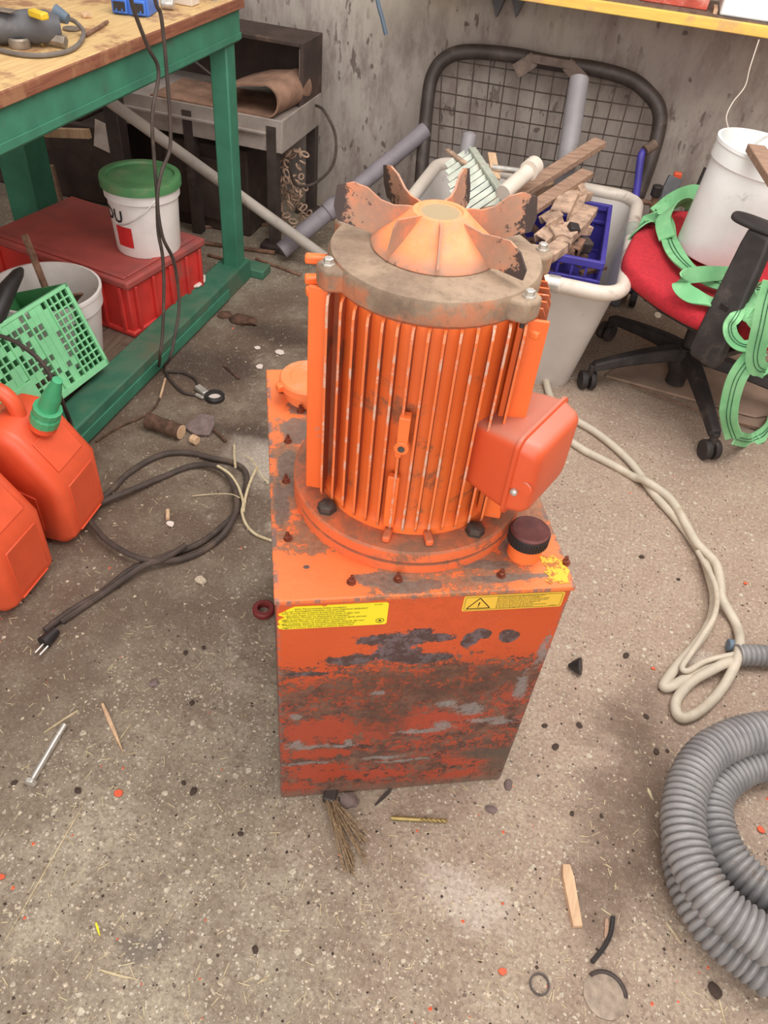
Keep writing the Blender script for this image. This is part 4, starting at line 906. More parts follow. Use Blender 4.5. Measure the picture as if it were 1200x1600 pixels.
# ================================================================ tub with contents
tb = thing('plastic_tub', 'greyish white plastic tub with a thick cream rim tube, heaped with scrap', 'tub', (-.25, 2.75, 0))
TZ = .41
def tubsec(x0, x1, y0, y1, z, r, k=6):
    pts = []
    for cx, cy, a0 in ((x1 - r, y1 - r, 0), (x0 + r, y1 - r, 90), (x0 + r, y0 + r, 180), (x1 - r, y0 + r, 270)):
        for j in range(k + 1): a = R(a0 + 90 * j / k); pts.append(Vector((cx + r * math.cos(a) + .25, cy + r * math.sin(a) - 2.75, z)))
    return pts
secs = [tubsec(-.5, .06, 2.385, 3.0, .0, .05), tubsec(-.51, .065, 2.38, 3.02, .02, .05), tubsec(-.64, .13, 2.335, 3.17, .39, .07), tubsec(-.635, .125, 2.34, 3.165, .39, .07), tubsec(-.505, .058, 2.388, 3.01, .03, .045)]
mb = MB(); n = len(secs[0]); vs = [p for s_ in secs for p in s_]; fs = []
for i in range(len(secs) - 1):
    for k in range(n): fs.append((i * n + k, i * n + (k + 1) % n, (i + 1) * n + (k + 1) % n, (i + 1) * n + k))
fs += [tuple(range(n))[::-1], tuple((len(secs) - 1) * n + k for k in range(n))]
mb.add(vs, fs); obj('tub_body', mb, M['tub'], tb, ang=50)
rimp = tubsec(-.655, .145, 2.32, 3.185, .405, .085, 8)
mb = MB(); mb.tube(rimp, .024, 16, closed=True); rim = obj('rim_tube', mb, M['rim'], tb)
for q in ((.395, 0.05), (.30, -.28)):
    pass
mb = MB(); mb.tube([Vector((.395, .02, .405)), Vector((.395, .14, .405))], .0265, 16); obj('rim_band', mb, M['galv'], tb)
mb = MB(); mb.tube([Vector((.165, -.43, .405)), Vector((.20, -.43, .405))], .0265, 16); obj('rim_clip', mb, M['steel'], tb)
# blue crate in the tub
bc = thing('blue_crate', 'navy blue plastic crate lying in the tub', 'crate', (-.20, 2.62, .26), R(2))
x0, x1, y0, y1, zz = -.25, .265, -.19, .32, .185
def ring_(mb, z0, z1, th=.014):
    mb.span((x0, y0, z0), (x1, y0 + th, z1)); mb.span((x0, y1 - th, z0), (x1, y1, z1)); mb.span((x0, y0 + th, z0), (x0 + th, y1 - th, z1)); mb.span((x1 - th, y0 + th, z0), (x1, y1 - th, z1))
mb = MB(); ring_(mb, .165, .190, .016); ring_(mb, .115, .128, .012); ring_(mb, 0, .02, .012); obj('crate_rails', mb, M['blue'], bc, bevel=.003)
mb = MB(); mb.span((x0 + .01, y0 + .01, .0), (x1 - .01, y1 - .01, .008)); obj('crate_floor', mb, M['blue'], bc)
i0 = None
for i in range(12):
    x = x0 + .006 + i * (x1 - x0 - .012) / 11
    for yy in (y0 + .006, y1 - .006):
        if i0 is None: mb = MB(); mb.box((0, 0, .09), (.008, .008, .17)); i0 = obj('crate_rib', mb, M['blue'], bc); c_ = i0
        else: c_ = copy(i0)
        c_.location = (x, yy, 0)
for i in range(1, 11):
    y = y0 + i * (y1 - y0) / 11
    for xx in (x0 + .006, x1 - .006): c_ = copy(i0); c_.location = (xx, y, 0)
mb = MB(); mb.span((x1 - .005, y0 + .01, .01), (x1 - .001, y1 - .01, .17)); mb.span((x0 + .01, y1 - .005, .01), (x1 - .01, y1 - .001, .17)); obj('side_panel', mb, M['blue'], bc)
# planks, brackets, pipes heaped in
def plank(name, px0, z0, px1, z1, wd, th, mat, label, cat='plank', up=(0, 0, 1)):
    mb = MB(); mb.bar(atz(*px0, z0), atz(*px1, z1), wd, th, up); return tag(obj(name, mb, mat, bevel=.002), label, cat)
plank('old_plank', (760, 335), .47, (938, 222), .62, .055, .022, M['oldwood'], 'longer brown weathered plank pointing up to the right out of the tub')
plank('old_plank', (795, 350), .50, (918, 270), .56, .05, .02, M['oldwood'], 'shorter brown weathered plank below the long one in the tub')
plank('old_plank', (760, 318), .44, (868, 285), .47, .06, .03, M['palewood'], 'thick pale plank end wedged under the long plank')
mb = MB(); mb.cyl(atz(786, 302, .56), atz(832, 262, .60), .026, n=24); mb.cyl(atz(826, 267, .60), atz(835, 259, .605), .033, n=24); tag(obj('white_spool', mb, M['rim']), 'short white pipe piece with a flanged end lying on the heap', 'pipe')
mb = MB(); mb.cyl(atz(770, 262, .55), atz(815, 268, .56), .011, n=16); tag(obj('chrome_tube', mb, M['steel']), 'short shiny chrome tube behind the white pipe piece', 'pipe')
mb = MB(); mb.cyl(atz(712, 320, .42), atz(733, 215, .60), .026, n=24); mb.lathe([(.026, 0), (.024, .01), (.012, .018), (0, .02)], 24, atz(733, 215, .60)); tag(obj('grey_tube', mb, M['grey']), 'grey rounded tube standing in the tub left of the slatted grille', 'pipe')
mb = MB(); a, b = aty(878, 300, 2.95), aty(905, 124, 3.22); mb.cyl(a, b, .036, n=28); gt = tag(obj('grey_downpipe', mb, M['grey']), 'tall thick grey pipe standing in the tub against the mesh frame', 'pipe')
mb = MB(); mb.bar(atz(698, 234, .56), atz(728, 256, .55), .02, .008); tag(obj('rust_strip', mb, M['rust2'], bevel=.001), 'short rusty strip crossing the grey rounded tube', 'strip')
mb = MB(); mb.bar(atz(768, 240, .56), atz(775, 280, .53), .03, .01); tag(obj('wood_sliver', mb, M['palewood'], bevel=.001), 'small yellowish wood piece behind the slatted grille', 'wood scrap')
gr = thing('slatted_grille', 'pale galvanised slatted grille lying in the heap behind the fan', 'grille', atz(745, 300, .5))
g0 = Vector(gr.location)
a0, a1 = atz(737, 232, .58), atz(800, 325, .50); d0, d1 = atz(722, 250, .55), atz(772, 345, .46)
mb = MB(); mb.bar(a0 - g0, atz(806, 333, .50) - g0, .028, .012); obj('grille_bar', mb, M['galv'], gr, bevel=.002)
for i in range(12):
    t = i / 11; a = a0.lerp(a1, t) - g0; b = a + (atz(712, 266, .52) - atz(750, 240, .57)) * (1.05 + .45 * math.sin(t * 2.6))
    mb = MB(); mb.bar(a, b, .020, .004, (.3, -.2, .6)); obj('grille_slat', mb, M['galv'], gr)
def bent(name, pxs, zs, wd, th, mat, label, up=(0, 0, 1)):
    wd *= 1.15; mb = MB(); P = [atz(*p, z) for p, z in zip(pxs, zs)]
    for i in range(len(P) - 1):
        mb.bar(P[i], P[i + 1], wd, th * .6, up); q = (P[i + 1] - P[i]).cross(Vector((0, 0, 1))).normalized() * wd * .5
        for s_ in (-1, 1): mb.bar(P[i] + q * s_ + Vector((0, 0, -.012)), P[i + 1] + q * s_ + Vector((0, 0, -.012)), .006, .03, up)
    return tag(obj(name, mb, mat, bevel=.002), label, 'bracket')
bent('rusty_bracket', [(850, 345), (875, 330), (890, 300), (915, 298)], [.50, .53, .54, .52], .05, .012, M['rust2'], 'rusty stepped bracket highest in the heap, beside the tub rim')
bent('rusty_bracket', [(845, 372), (870, 352), (880, 368), (905, 345), (922, 322)], [.47, .50, .49, .51, .51], .045, .012, M['rust2'], 'rusty zigzag bracket in the middle of the heap')
bent('rusty_bracket', [(855, 395), (880, 378), (892, 350), (918, 352)], [.46, .48, .50, .48], .04, .014, M['rust2'], 'rusty U-shaped bracket lowest in the heap above the blue rail')
bent('rusty_bracket', [(895, 345), (912, 300), (905, 285)], [.50, .53, .55], .02, .010, M['rust2'], 'thin perforated rusty strip standing among the brackets')
bent('rusty_bracket', [(868, 398), (895, 388), (905, 372)], [.43, .45, .46], .035, .012, M['rust'], 'dark rusty clip lying on the bottom of the blue crate')
p = atz(893, 362, .49); mb = MB(); mb.box(p, (.035, .035, .05), (.3, .2, .5)); tag(obj('black_block', mb, M['blackpl'], bevel=.004), 'small black block between the rusty brackets', 'block')
p = atz(905, 382, .44); mb = MB(); mb.box(p, (.08, .05, .04), (.1, .1, .5)); tag(obj('dark_casting', mb, M['frame'], bevel=.006), 'dark metal casting in the corner of the blue crate', 'casting')
for k in range(26):
    p = Vector((-.20 + random.uniform(-.22, .22), 2.66 + random.uniform(-.15, .22), .30 + random.uniform(0, .10)))
    mb = MB(); mb.bar(p, p + Vector((random.uniform(-.12, .12), random.uniform(-.1, .1), random.uniform(-.02, .05))), random.uniform(.02, .045), .012)
    if k == 0: pile = MB()
    pile.v += []; pile.add(mb.v, mb.f)
stuff(tag(obj('scrap_heap', pile, M['rust'], smooth=False), 'jumble of small rusty scrap filling the blue crate', 'scrap'))

# ================================================================ swivel chair with bucket and sling
HB = Vector((.43, 2.57, .135))
chair = thing('office_chair', 'swivel office chair with a red seat and dusty black base, one armrest showing', 'chair', (HB.x, HB.y, 0))
def cr_(v): return Vector(v) - Vector((HB.x, HB.y, 0))
mb = MB(); mb.lathe([(.034, .02), (.034, .06), (.05, .09), (.055, .155), (.04, .17), (.028, .17)], 28); base = obj('base_hub', mb, M['chair'], chair)
mb = MB(); mb.lathe([(.026, .15), (.026, .36), (.014, .36), (.014, .40)], 20); obj('gas_column', mb, M['chair'], chair)
ends = [Vector((.13, 2.43, 0)), Vector((.545, 2.19, 0)), Vector((.165, 2.80, 0)), Vector((.585, 2.90, 0)), Vector((.80, 2.55, 0))]
for i, e in enumerate(ends):
    e2_ = cr_(e); d = e2_.normalized()
    mb = MB(); n = 7; vs = []; fs = []
    for j in range(n):
        t = j / (n - 1); p = d * (.03 + (e2_.length - .03) * t); z = .145 - .055 * t ** 1.5; wv = .031 - .010 * t; h = .024 - .009 * t
        sd = Vector((-d.y, d.x, 0))
        vs += [p + sd * wv * 1.0 + Vector((0, 0, z - h)), p + sd * wv * .7 + Vector((0, 0, z + h)), p - sd * wv * .7 + Vector((0, 0, z + h)), p - sd * wv + Vector((0, 0, z - h))]
        if j: fs += [(4 * j - 4 + k, 4 * j - 4 + (k + 1) % 4, 4 * j + (k + 1) % 4, 4 * j + k) for k in range(4)]
    fs += [(0, 1, 2, 3), tuple(4 * (n - 1) + k for k in (3, 2, 1, 0))]
    mb.add(vs, fs); lg = obj('base_leg', mb, M['chair'], chair, bevel=.006)
    ca = R((200, 205, 150, 60, 0)[i]); ax = Vector((math.cos(ca), math.sin(ca), 0)); c = e2_ + Vector((0, 0, .033)) + d * .005
    mb = MB(); mb.cyl(e2_ + Vector((0, 0, .05)), e2_ + Vector((0, 0, .095)), .013, n=14); mb.bar(e2_ + Vector((0, 0, .062)), c + Vector((0, 0, .01)), .022, .02, ax); obj('caster_fork', mb, M['chair'], lg, bevel=.003)
    for s_ in (-1, 1):
        q = ax.to_track_quat('Z', 'Y').to_matrix()
        mb = MB(); mb.lathe([(.0, -.011), (.018, -.011), (.024, -.009), (.0325, -.010), (.033, -.006), (.033, .006), (.031, .010), (.02, .0115), (.0, .010)], 28, c + ax * .016 * s_, q if s_ > 0 else q @ Matrix.Rotation(PI, 3, 'X')); obj('caster_wheel', mb, M['chair'], lg)
SZ = .462
sp = [(.117, 2.447), (.123, 2.56), (.140, 2.72), (.173, 2.90), (.24, 3.0), (.38, 3.05), (.55, 3.02), (.68, 2.90), (.74, 2.72), (.74, 2.45), (.69, 2.26), (.61, 2.17), (.50, 2.165), (.363, 2.203), (.24, 2.30)]
cx = sum(p[0] for p in sp) / len(sp); cy = sum(p[1] for p in sp) / len(sp)
mb = MB(); n = len(sp); vs = []; fs = []
for sc, z in ((.90, SZ - .075), (1.0, SZ - .055), (1.0, SZ - .02), (.97, SZ - .004), (.90, SZ + .004), (.55, SZ - .006)):
    for x, y in sp: vs.append(cr_((cx + (x - cx) * sc, cy + (y - cy) * sc, z)))
for i in range(5):
    for k in range(n): fs.append((i * n + k, i * n + (k + 1) % n, (i + 1) * n + (k + 1) % n, (i + 1) * n + k))
fs += [tuple(range(n))[::-1], tuple(5 * n + k for k in range(n))]
mb.add(vs, fs); o = obj('seat', mb, M['redseat'], chair, ang=80); sb = o.modifiers.new('sub', 'SUBSURF'); sb.levels = 2; sb.render_levels = 2
mb = MB(); mb.prism([tuple(cr_((cx + (x - cx) * .82, cy + (y - cy) * .82, 0)))[:2] for x, y in sp], SZ - .095, SZ - .07); obj('seat_pan', mb, M['blackpl'], chair, bevel=.008)
mb = MB(); mb.box((0, -.03, .36), (.2, .24, .05)); obj('tilt_mechanism', mb, M['chair'], chair, bevel=.01)
mb = MB(); mb.cyl(cr_(atz(1052, 470, .36)), cr_(atz(1030, 490, .34)), .007, n=10); mb.cyl(cr_(atz(1036, 483, .345)), cr_(atz(1028, 492, .34)), .011, n=12); obj('chrome_lever', mb, M['steel'], chair)['label'] = 'chrome tilt lever'
sd = Vector((.42, -.39, 0)).normalized(); pc = Vector((.415, 2.155, 0))
mb = MB(); a = cr_(pc)
def slabp(z, c, wd, th): 
    nrm = Vector((sd.y, -sd.x, 0)); return [c + sd * wd / 2 * u + nrm * th / 2 * v + Vector((0, 0, z)) for u, v in ((-1, -1), (1, -1), (1, 1), (-1, 1))]
nrm = Vector((-.68, -.73, 0)).normalized()
lean = Vector((.035, .13, 0)); secs = [(.345, a, .085, .03), (.37, a, .105, .036), (.50, a + lean * .4, .098, .036), (.65, a + lean * .9, .085, .036), (.69, a + lean, .075, .034)]
vs = []; fs = []
for z, c, wd, th in secs: vs += slabp(z, c, wd, th)
for i in range(4): fs += [(4 * i + k, 4 * i + (k + 1) % 4, 4 * i + 4 + (k + 1) % 4, 4 * i + 4 + k) for k in range(4)]
fs += [(3, 2, 1, 0), (16, 17, 18, 19)]
mb.add(vs, fs); ap = obj('armrest_post', mb, M['chair'], chair, bevel=.008, seg=3)
mb = MB(); mb.box(a + Vector((.014, .052, .50)) + Vector((-.68, -.73, 0)) * .019, (.028, .004, .02), (0, 0, math.atan2(sd.y, sd.x))); obj('height_button', mb, M['blackpl'], ap, bevel=.0015)
mb = MB(); mb.bar(a + Vector((0, 0, .375)), a + Vector((.10, .12, .365)), .07, .02); obj('arm_bracket', mb, M['chair'], chair, bevel=.004)
mb = MB(); pa = cr_(atz(1145, 333, .70)); pb = pa + (sd + Vector((.25, .1, 0))).normalized() * .27
pts = [pa.lerp(pb, t) for t in (0, .06, .15, .4, .7, .9, 1)]; vs = []; fs = []; prof = [(-1, -.4), (-.8, .3), (-.35, .7), (.35, .7), (.8, .3), (1, -.4), (.6, -1), (-.6, -1)]
dd = (pb - pa).normalized(); s2 = Vector((-dd.y, dd.x, 0))
for i, p in enumerate(pts):
    k = (.35, .75, .95, 1, 1, .9, .5)[i]
    for u, v in prof: vs.append(p + s2 * u * .042 * k + Vector((0, 0, v * .017 * (k * .5 + .5))))
for i in range(6):
    for k in range(8): fs.append((8 * i + k, 8 * i + (k + 1) % 8, 8 * i + 8 + (k + 1) % 8, 8 * i + 8 + k))
fs += [tuple(range(8))[::-1], tuple(48 + k for k in range(8))]
mb.add(vs, fs); o = obj('armrest_pad', mb, M['chair'], chair, ang=60); sb = o.modifiers.new('sub', 'SUBSURF'); sb.levels = 2; sb.render_levels = 2
# bucket on the seat
b3 = bucket('tall_bucket', 'tall bright white bucket standing on the red chair seat', (.412, 2.655, SZ + .008), .132, .143, .335, M['white2']); b3.rotation_euler = (0, R(4.5), 0)
mb = MB(); q = atz(1178, 226, .815) - Vector((.437, 2.655, SZ + .008)); mb.tube(spline([q, q + Vector((.03, .01, .03)), q + Vector((.08, .02, .06)), q + Vector((.14, 0, .07))], 6), .003, 8); obj('wire_handle', mb, M['steel'], b3)
mb = MB(); mb.bar(atz(1180, 232, .83), atz(1225, 300, .84), .05, .022, (0, 0, 1)); tag(obj('brown_wood_block', mb, M['oldwood'], bevel=.003), 'brown wooden piece resting across the rim of the tall white bucket', 'wood')
# sling: ribbons of one green webbing with two dark stitch lines
sl = thing('webbing_sling', 'green webbing lifting sling with twin dark lines, draped over the red chair seat', 'sling', (.40, 2.45, SZ))
def strap_seg(pts, wd, dirs=None, k=7, lines=True):
    P = spline(pts, k); o = Vector(sl.location)
    P = [p - o for p in P]; N = len(P)
    if dirs is None: D = [Vector((0, 0, 1))] * N
    else:
        D = [];
        for i in range(N):
            t = i / (N - 1) * (len(dirs) - 1); j = min(int(t), len(dirs) - 2); D.append(Vector(dirs[j]).lerp(Vector(dirs[j + 1]), t - j))
    ph = random.random() * 6; D = [(d + Vector((.18 * math.sin(i * .55 + ph), .18 * math.cos(i * .43 + ph), .22 * math.sin(i * .37 + ph * 2)))) for i, d in enumerate(D)]
    mb = MB(); mb.ribbon(P, D, wd, .005); s_ = obj('strap_run', mb, M['strap'], sl, ang=60)
    if not lines: return
    mb = MB()
    for off in (-.10, .10):
        Q = []
        for i in range(N):
            t = (P[min(i + 1, N - 1)] - P[max(i - 1, 0)]).normalized(); wv = (D[i] - t * D[i].dot(t)).normalized(); Q.append(P[i] + wv * wd * off)
        mb.ribbon(Q, D, .0020, .0095)
    obj('stitch_line', mb, M['stitch'], s_)
z = SZ + .014
def S(px, py, dz=0): return atz(px, py, z + dz)
strap_seg([atz(988, 372, z - .05), S(1004, 352, .0), S(1028, 338, .012), S(1042, 350, .016), S(1046, 375, .014), S(1060, 402, .016), S(1085, 425, .018), S(1120, 440, .02), S(1160, 448, .02), S(1200, 455, .02)], .052, [(0.5, 1, 0), (.3, 1, .2), (1, .6, .2), (1, .2, .1), (1, .5, .2), (.3, 1, .3), (0, 1, .35), (0, 1, .3)])
strap_seg([S(1140, 428, .03), S(1105, 428, .045), S(1072, 432, .05), S(1063, 444, .035), S(1075, 458, .02), S(1100, 468, .014), S(1135, 478, .012), S(1170, 486, .012)], .046, [(0, 1, .5), (0, .8, .8), (.2, .6, 1), (.4, .5, 1), (.2, 1, .5), (0, 1, .2), (0, 1, .1)], lines=False)
strap_seg([S(1042, 372, .02), S(1036, 345, .04), S(1048, 325, .06), S(1072, 316, .05), S(1084, 330, .03), S(1078, 350, .02)], .05, [(1, .2, .6), (1, 0, 1), (.5, -.4, 1), (0, -.6, 1), (-1, 0, 1)], lines=False)
strap_seg([S(1025, 335, .0), S(1055, 312, .03), S(1085, 302, .04), S(1110, 312, .03)], .06, [(0, 1, .6), (0, 1, .8), (0, 1, 1), (0, .6, 1)], lines=False)
strap_seg([S(1175, 455, .04), S(1168, 475, .05), S(1182, 488, .045), S(1205, 480, .04)], .07, [(.6, .4, 1), (.3, .8, 1), (0, .6, 1), (-.2, .6, 1)], lines=False)
strap_seg([S(1215, 455, .06), S(1195, 470, .06), S(1180, 492, .05), S(1190, 505, .03), S(1215, 505, .02)], .05, [(0, 1, .6), (.2, .4, 1), (.4, .2, 1), (0, .4, 1)], lines=False)
Y1 = 2.13
strap_seg([atz(1165, 472, z + .02), aty(1152, 492, 2.14), aty(1140, 508, 2.11), aty(1145, 528, 2.10), aty(1162, 541, 2.10), aty(1188, 536, 2.11), aty(1215, 522, 2.12)], .036, [(.3, .6, .4), (.9, .3, .2), (1, .2, .1), (.8, .5, .4), (.3, .7, .8), (0, .7, .9)])
strap_seg([aty(1208, 440, 2.06), aty(1196, 480, 2.05), aty(1188, 520, 2.05), aty(1180, 558, 2.06), aty(1186, 576, 2.08), aty(1204, 576, 2.1), aty(1225, 560, 2.1)], .05, [(1, -.3, .1), (1, -.2, .1), (1, 0, .1), (1, .2, 0), (.6, .8, .3), (0, 1, .5)])
strap_seg([aty(1190, 545, 2.10), aty(1172, 560, 2.09), aty(1152, 590, 2.08), aty(1141, 625, 2.09), aty(1139, 655, 2.10), aty(1147, 684, 2.12)], .052, [(.9, .1, .5), (.9, 0, .4), (1, -.1, .1), (1, -.1, 0), (1, -.1, 0)])
strap_seg([aty(1150, 684, 2.125), atz(1170, 688, .012), atz(1190, 680, .02), atz(1208, 655, .05), atz(1230, 620, .1)], .046, [(.3, .5, .9), (0, 1, .7), (0, 1, .8), (.2, 1, .6)])

# things behind the chair
t = thing('blue_hand_truck', 'blue steel tube handle of a small hand truck in front of the mesh frame', 'hand truck', (.13, 3.05, 0)); o = Vector((.13, 3.05, 0))
mb = MB(); mb.tube(spline([aty(1012, 232, 3.26), aty(1003, 240, 3.22), aty(999, 262, 3.2), aty(996, 290, 3.18), aty(990, 330, 3.15), aty(985, 370, 3.12), aty(983, 420, 3.06), aty(985, 455, 3.02)], 5) and [p - o for p in spline([aty(1012, 232, 3.26), aty(1003, 240, 3.22), aty(999, 262, 3.2), aty(996, 290, 3.18), aty(990, 330, 3.15), aty(985, 370, 3.12), aty(983, 420, 3.06), aty(985, 455, 3.02)], 5)], .014, 14); obj('handle_tube', mb, M['blue'], t)
mb = MB(); p = aty(1006, 240, 3.22) - o; mb.cyl(p + Vector((.0, .0, .01)), p + Vector((.03, .03, .03)), .019, n=14); obj('grip', mb, M['graywood'], t)
mb = MB(); c = atz(990, 466, .035) - o; c.z = .035; mb.cyl(c + Vector((-.012, 0, 0)), c + Vector((.012, 0, 0)), .034, n=24); obj('wheel', mb, M['blackpl'], t)
mb = MB(); c2 = atz(965, 445, .06) - o; mb.bar(c2, c + Vector((0, .02, .03)), .05, .03); obj('foot_plate', mb, M['frame'], t, bevel=.003)
tube_thing('black_belt_strap', [aty(988, 330, 3.2), aty(975, 365, 3.17), aty(955, 395, 3.15), aty(940, 425, 3.1), aty(950, 430, 3.08), aty(972, 400, 3.1), aty(980, 370, 3.12)], .010, M['frame'], 'black strap looped down behind the tub beside the blue tube', 'strap')
t = thing('shutoff_valve', 'small brass shut-off valve with a black knob behind the chair', 'valve', aty(1022, 320, 3.2)); o = Vector(t.location)
mb = MB(); a, b = aty(1020, 325, 3.2) - o, aty(1026, 300, 3.2) - o; mb.cyl(a, b, .014, n=12); mb.cyl(aty(1002, 315, 3.2) - o, aty(1024, 318, 3.2) - o, .010, n=12); obj('valve_body', mb, M['rust'], t)
mb = MB(); mb.cyl(aty(1024, 306, 3.2) - o, aty(1029, 290, 3.2) - o, .021, n=14); obj('knob', mb, M['blackpl'], t, bevel=.003)
mb = MB(); mb.cyl(a, a - Vector((0, .05, a.z + o.z)), .009, n=12); obj('riser_pipe', mb, M['rust'], t)
t = thing('grey_post', 'dark grey flat post with an orange tip standing behind the chair', 'post', aty(1040, 345, 3.25)); o = Vector(t.location)
a, b = Vector((.165, 3.10, 0)), aty(1056, 277, 3.28); mb = MB(); mb.bar(a - o, b - o, .055, .03, (0, 1, 0)); obj('post_shaft', mb, M['tool'], t, bevel=.003)
mb = MB(); mb.box(b - o + Vector((.004, 0, .008)), (.03, .024, .022)); obj('orange_tip', mb, M['can'], t, bevel=.004)
mb = MB(); mb.cyl(Vector((.30, 3.2, 0)), aty(1103, 262, 3.35), .008, n=10); tag(obj('black_rod', mb, M['blackpl']), 'thin black rod leaning behind the tall white bucket', 'rod')

# ================================================================ wall shelf
sh_ = thing('wall_shelf', 'yellow shuttering-board shelf fixed along the back wall', 'shelf', (0, 3.22, .978))
mb = MB(); mb.span((-.9, 0, .0), (1.6, .33, .034)); obj('shelf_board', mb, M['shelfwood'], sh_, bevel=.003)
mb = MB(); mb.span((-.9, .02, .034), (1.6, .32, .038)); obj('shelf_surface', mb, M['graywood'], sh_)
for px in (776, 807):
    p = aty(px, 2, 3.50) - Vector((0, 3.22, .978)); mb = MB(); vs = []
    mb.prism([(-.05, .12), (.06, .12), (.012, -.02)], -.02, .03, Matrix.Translation(p - Vector((0, .0, .03))) @ Matrix.Rotation(R(90), 4, 'X')); obj('shelf_bracket', mb, M['tool'], sh_, bevel=.002)
def shelf_pt(px, py): return atz(px, py, 1.0385)
a = shelf_pt(975, -2); mb = MB(); mb.span((-.045, 3.31, 1.0165), (.185, 3.50, 1.09)); tag(obj('red_box', mb, M['box'], bevel=.003), 'worn red and white cardboard box on the yellow shelf', 'box')
mb = MB(); mb.span((-.25, 3.36, 1.0165), (-.10, 3.50, 1.06)); tag(obj('yellow_sack', mb, M['shelfwood'], bevel=.02), 'yellow packet on the shelf left of the red box', 'packet')
mb = MB(); mb.span((.225, 3.26, 1.0165), (.39, 3.46, 1.14)); tag(obj('white_box', mb, M['white2'], bevel=.006), 'plain white box on the shelf at the top right', 'box')
mb = MB(); mb.span((.40, 3.24, 1.0165), (.54, 3.46, 1.12)); tag(obj('navy_bin', mb, M['blue'], bevel=.008), 'navy blue plastic bin on the shelf at the right edge', 'bin')
mb = MB(); mb.span((.205, 3.27, 1.0165), (.218, 3.37, 1.03)); tag(obj('wood_offcut', mb, M['palewood']), 'thin wood offcut beside the white box on the shelf', 'wood scrap')
tube_thing('thin_string', [aty(1186, 62, 3.21), aty(1172, 105, 3.14), aty(1164, 135, 3.0), aty(1145, 160, 2.95), aty(1135, 182, 2.9), aty(1138, 200, 2.80)], .0018, M['rim'], 'thin pale string hanging from the shelf to the white bucket', 'string', n=6)
tube_thing('hanging_cable', [aty(588, -40, 3.2), aty(590, 0, 3.2), aty(597, 28, 3.2), aty(603, 54, 3.2)], .0085, M['toolblue'], 'dark blue-grey cable end hanging down in front of the back wall', 'cable')

# ================================================================ cables and hose on the right
def Z(pts, z=None): return [atz(p[0], p[1], p[2] if len(p) > 2 else z) for p in pts]
tube_thing('cream_cable', Z([(845, 528, .10), (850, 560, .06), (852, 590, .02), (862, 625, .012), (880, 650, .012), (905, 660, .012), (940, 682, .012), (985, 722, .012), (1020, 770, .012), (1060, 815, .012), (1095, 865, .012), (1110, 905, .02), (1116, 940, .02), (1108, 975, .02), (1085, 1010, .012), (1062, 1035, .012), (1040, 1065, .012), (1038, 1073, .012), (1050, 1072, .012), (1080, 1055, .012), (1110, 1042, .012), (1140, 1028, .012), (1165, 1020, .012)]), .0122, M['cable'], 'thick cream cable snaking over the floor from behind the terminal box to the hose', 'cable', n=12, k=8)
tube_thing('cream_cable', Z([(892, 690, .010), (915, 705, .010), (955, 725, .010), (990, 745, .010), (1010, 752, .03), (1048, 780, .03), (1072, 820, .03), (1090, 850, .032), (1118, 880, .032), (1126, 915, .034), (1128, 935, .034), (1150, 975, .012), (1156, 1005, .035), (1148, 1040, .035), (1125, 1080, .012), (1095, 1110, .012), (1070, 1122, .012), (1057, 1113, .012), (1058, 1092, .012), (1080, 1066, .014), (1110, 1048, .034), (1135, 1036, .034), (1160, 1032, .02)]), .0122, M['cable'], 'second cream cable twisting over the first and ending in a wide loop by the hose', 'cable', n=12, k=8)
tube_thing('thin_green_cable', Z([(1090, 862, .034), (1112, 900, .05), (1120, 930, .056), (1116, 962, .05), (1100, 990, .035), (1080, 1020, .03), (1066, 1042, .03), (1075, 1048, .03), (1100, 1034, .03), (1130, 1026, .034), (1150, 1022, .034)]), .007, M['cable'], 'thinner mossy cable lying on top of the two thick cream cables', 'cable', n=10, k=8)
# corrugated hose
def corr(pts, r, pitch=.0135, n=28, closed=False):
    Q = spline(pts, 24, closed)
    if closed: Q.append(Q[0].copy())
    P = resample(Q, pitch / 4)
    mb = MB(); mb.tube(P, lambda i: r * (1.02, 1.055, 1.0, .85)[i % 4], n); return mb
hs = thing('suction_hose', 'coil of grey corrugated suction hose on the floor at the right edge', 'hose', atz(1250, 1300, 0)); o = Vector(hs.location)
RH = .040
top = Z([(1420, 1230), (1330, 1165), (1240, 1143), (1170, 1147), (1110, 1174), (1078, 1220), (1067, 1280), (1080, 1345), (1116, 1405), (1167, 1450), (1230, 1480), (1320, 1465), (1410, 1400), (1450, 1310)], .112)
mid = Z([(1400, 1330), (1320, 1230), (1250, 1195), (1190, 1190), (1148, 1205), (1118, 1235)], .045)
inn = Z([(1118, 1235, .045), (1112, 1270, .045), (1126, 1320, .045), (1160, 1365, .045), (1215, 1405, .045), (1300, 1420, .045), (1375, 1395, .045)])
out = Z([(1085, 1230, .042), (1068, 1290, .042), (1074, 1370, .042), (1108, 1440, .042), (1162, 1492, .042), (1230, 1530, .042), (1330, 1520, .042), (1430, 1450, .042), (1490, 1330, .042), (1480, 1200, .042), (1410, 1090, .04), (1300, 1035, .034)])
def lay(pts): return [p - o for p in pts]
obj('hose_coil', corr(lay(top), RH, closed=True), M['hose'], hs, ang=60)
obj('hose_coil', corr(lay(mid[:-1] + inn), RH, closed=True), M['hose'], hs, ang=60)
obj('hose_coil', corr(lay(out), RH), M['hose'], hs, ang=60)
e = Z([(1152, 1024, .032), (1200, 1025, .032), (1300, 1035, .032)], 0)
obj('hose_end', corr(lay(e), .026), M['hose'], hs, ang=60)
mb = MB(); a = atz(1137, 1008, .02) - o; mb.cyl(a, atz(1150, 1010, .02) - o, .016, n=16); obj('end_cuff', mb, M['toolblue'], hs, bevel=.002)

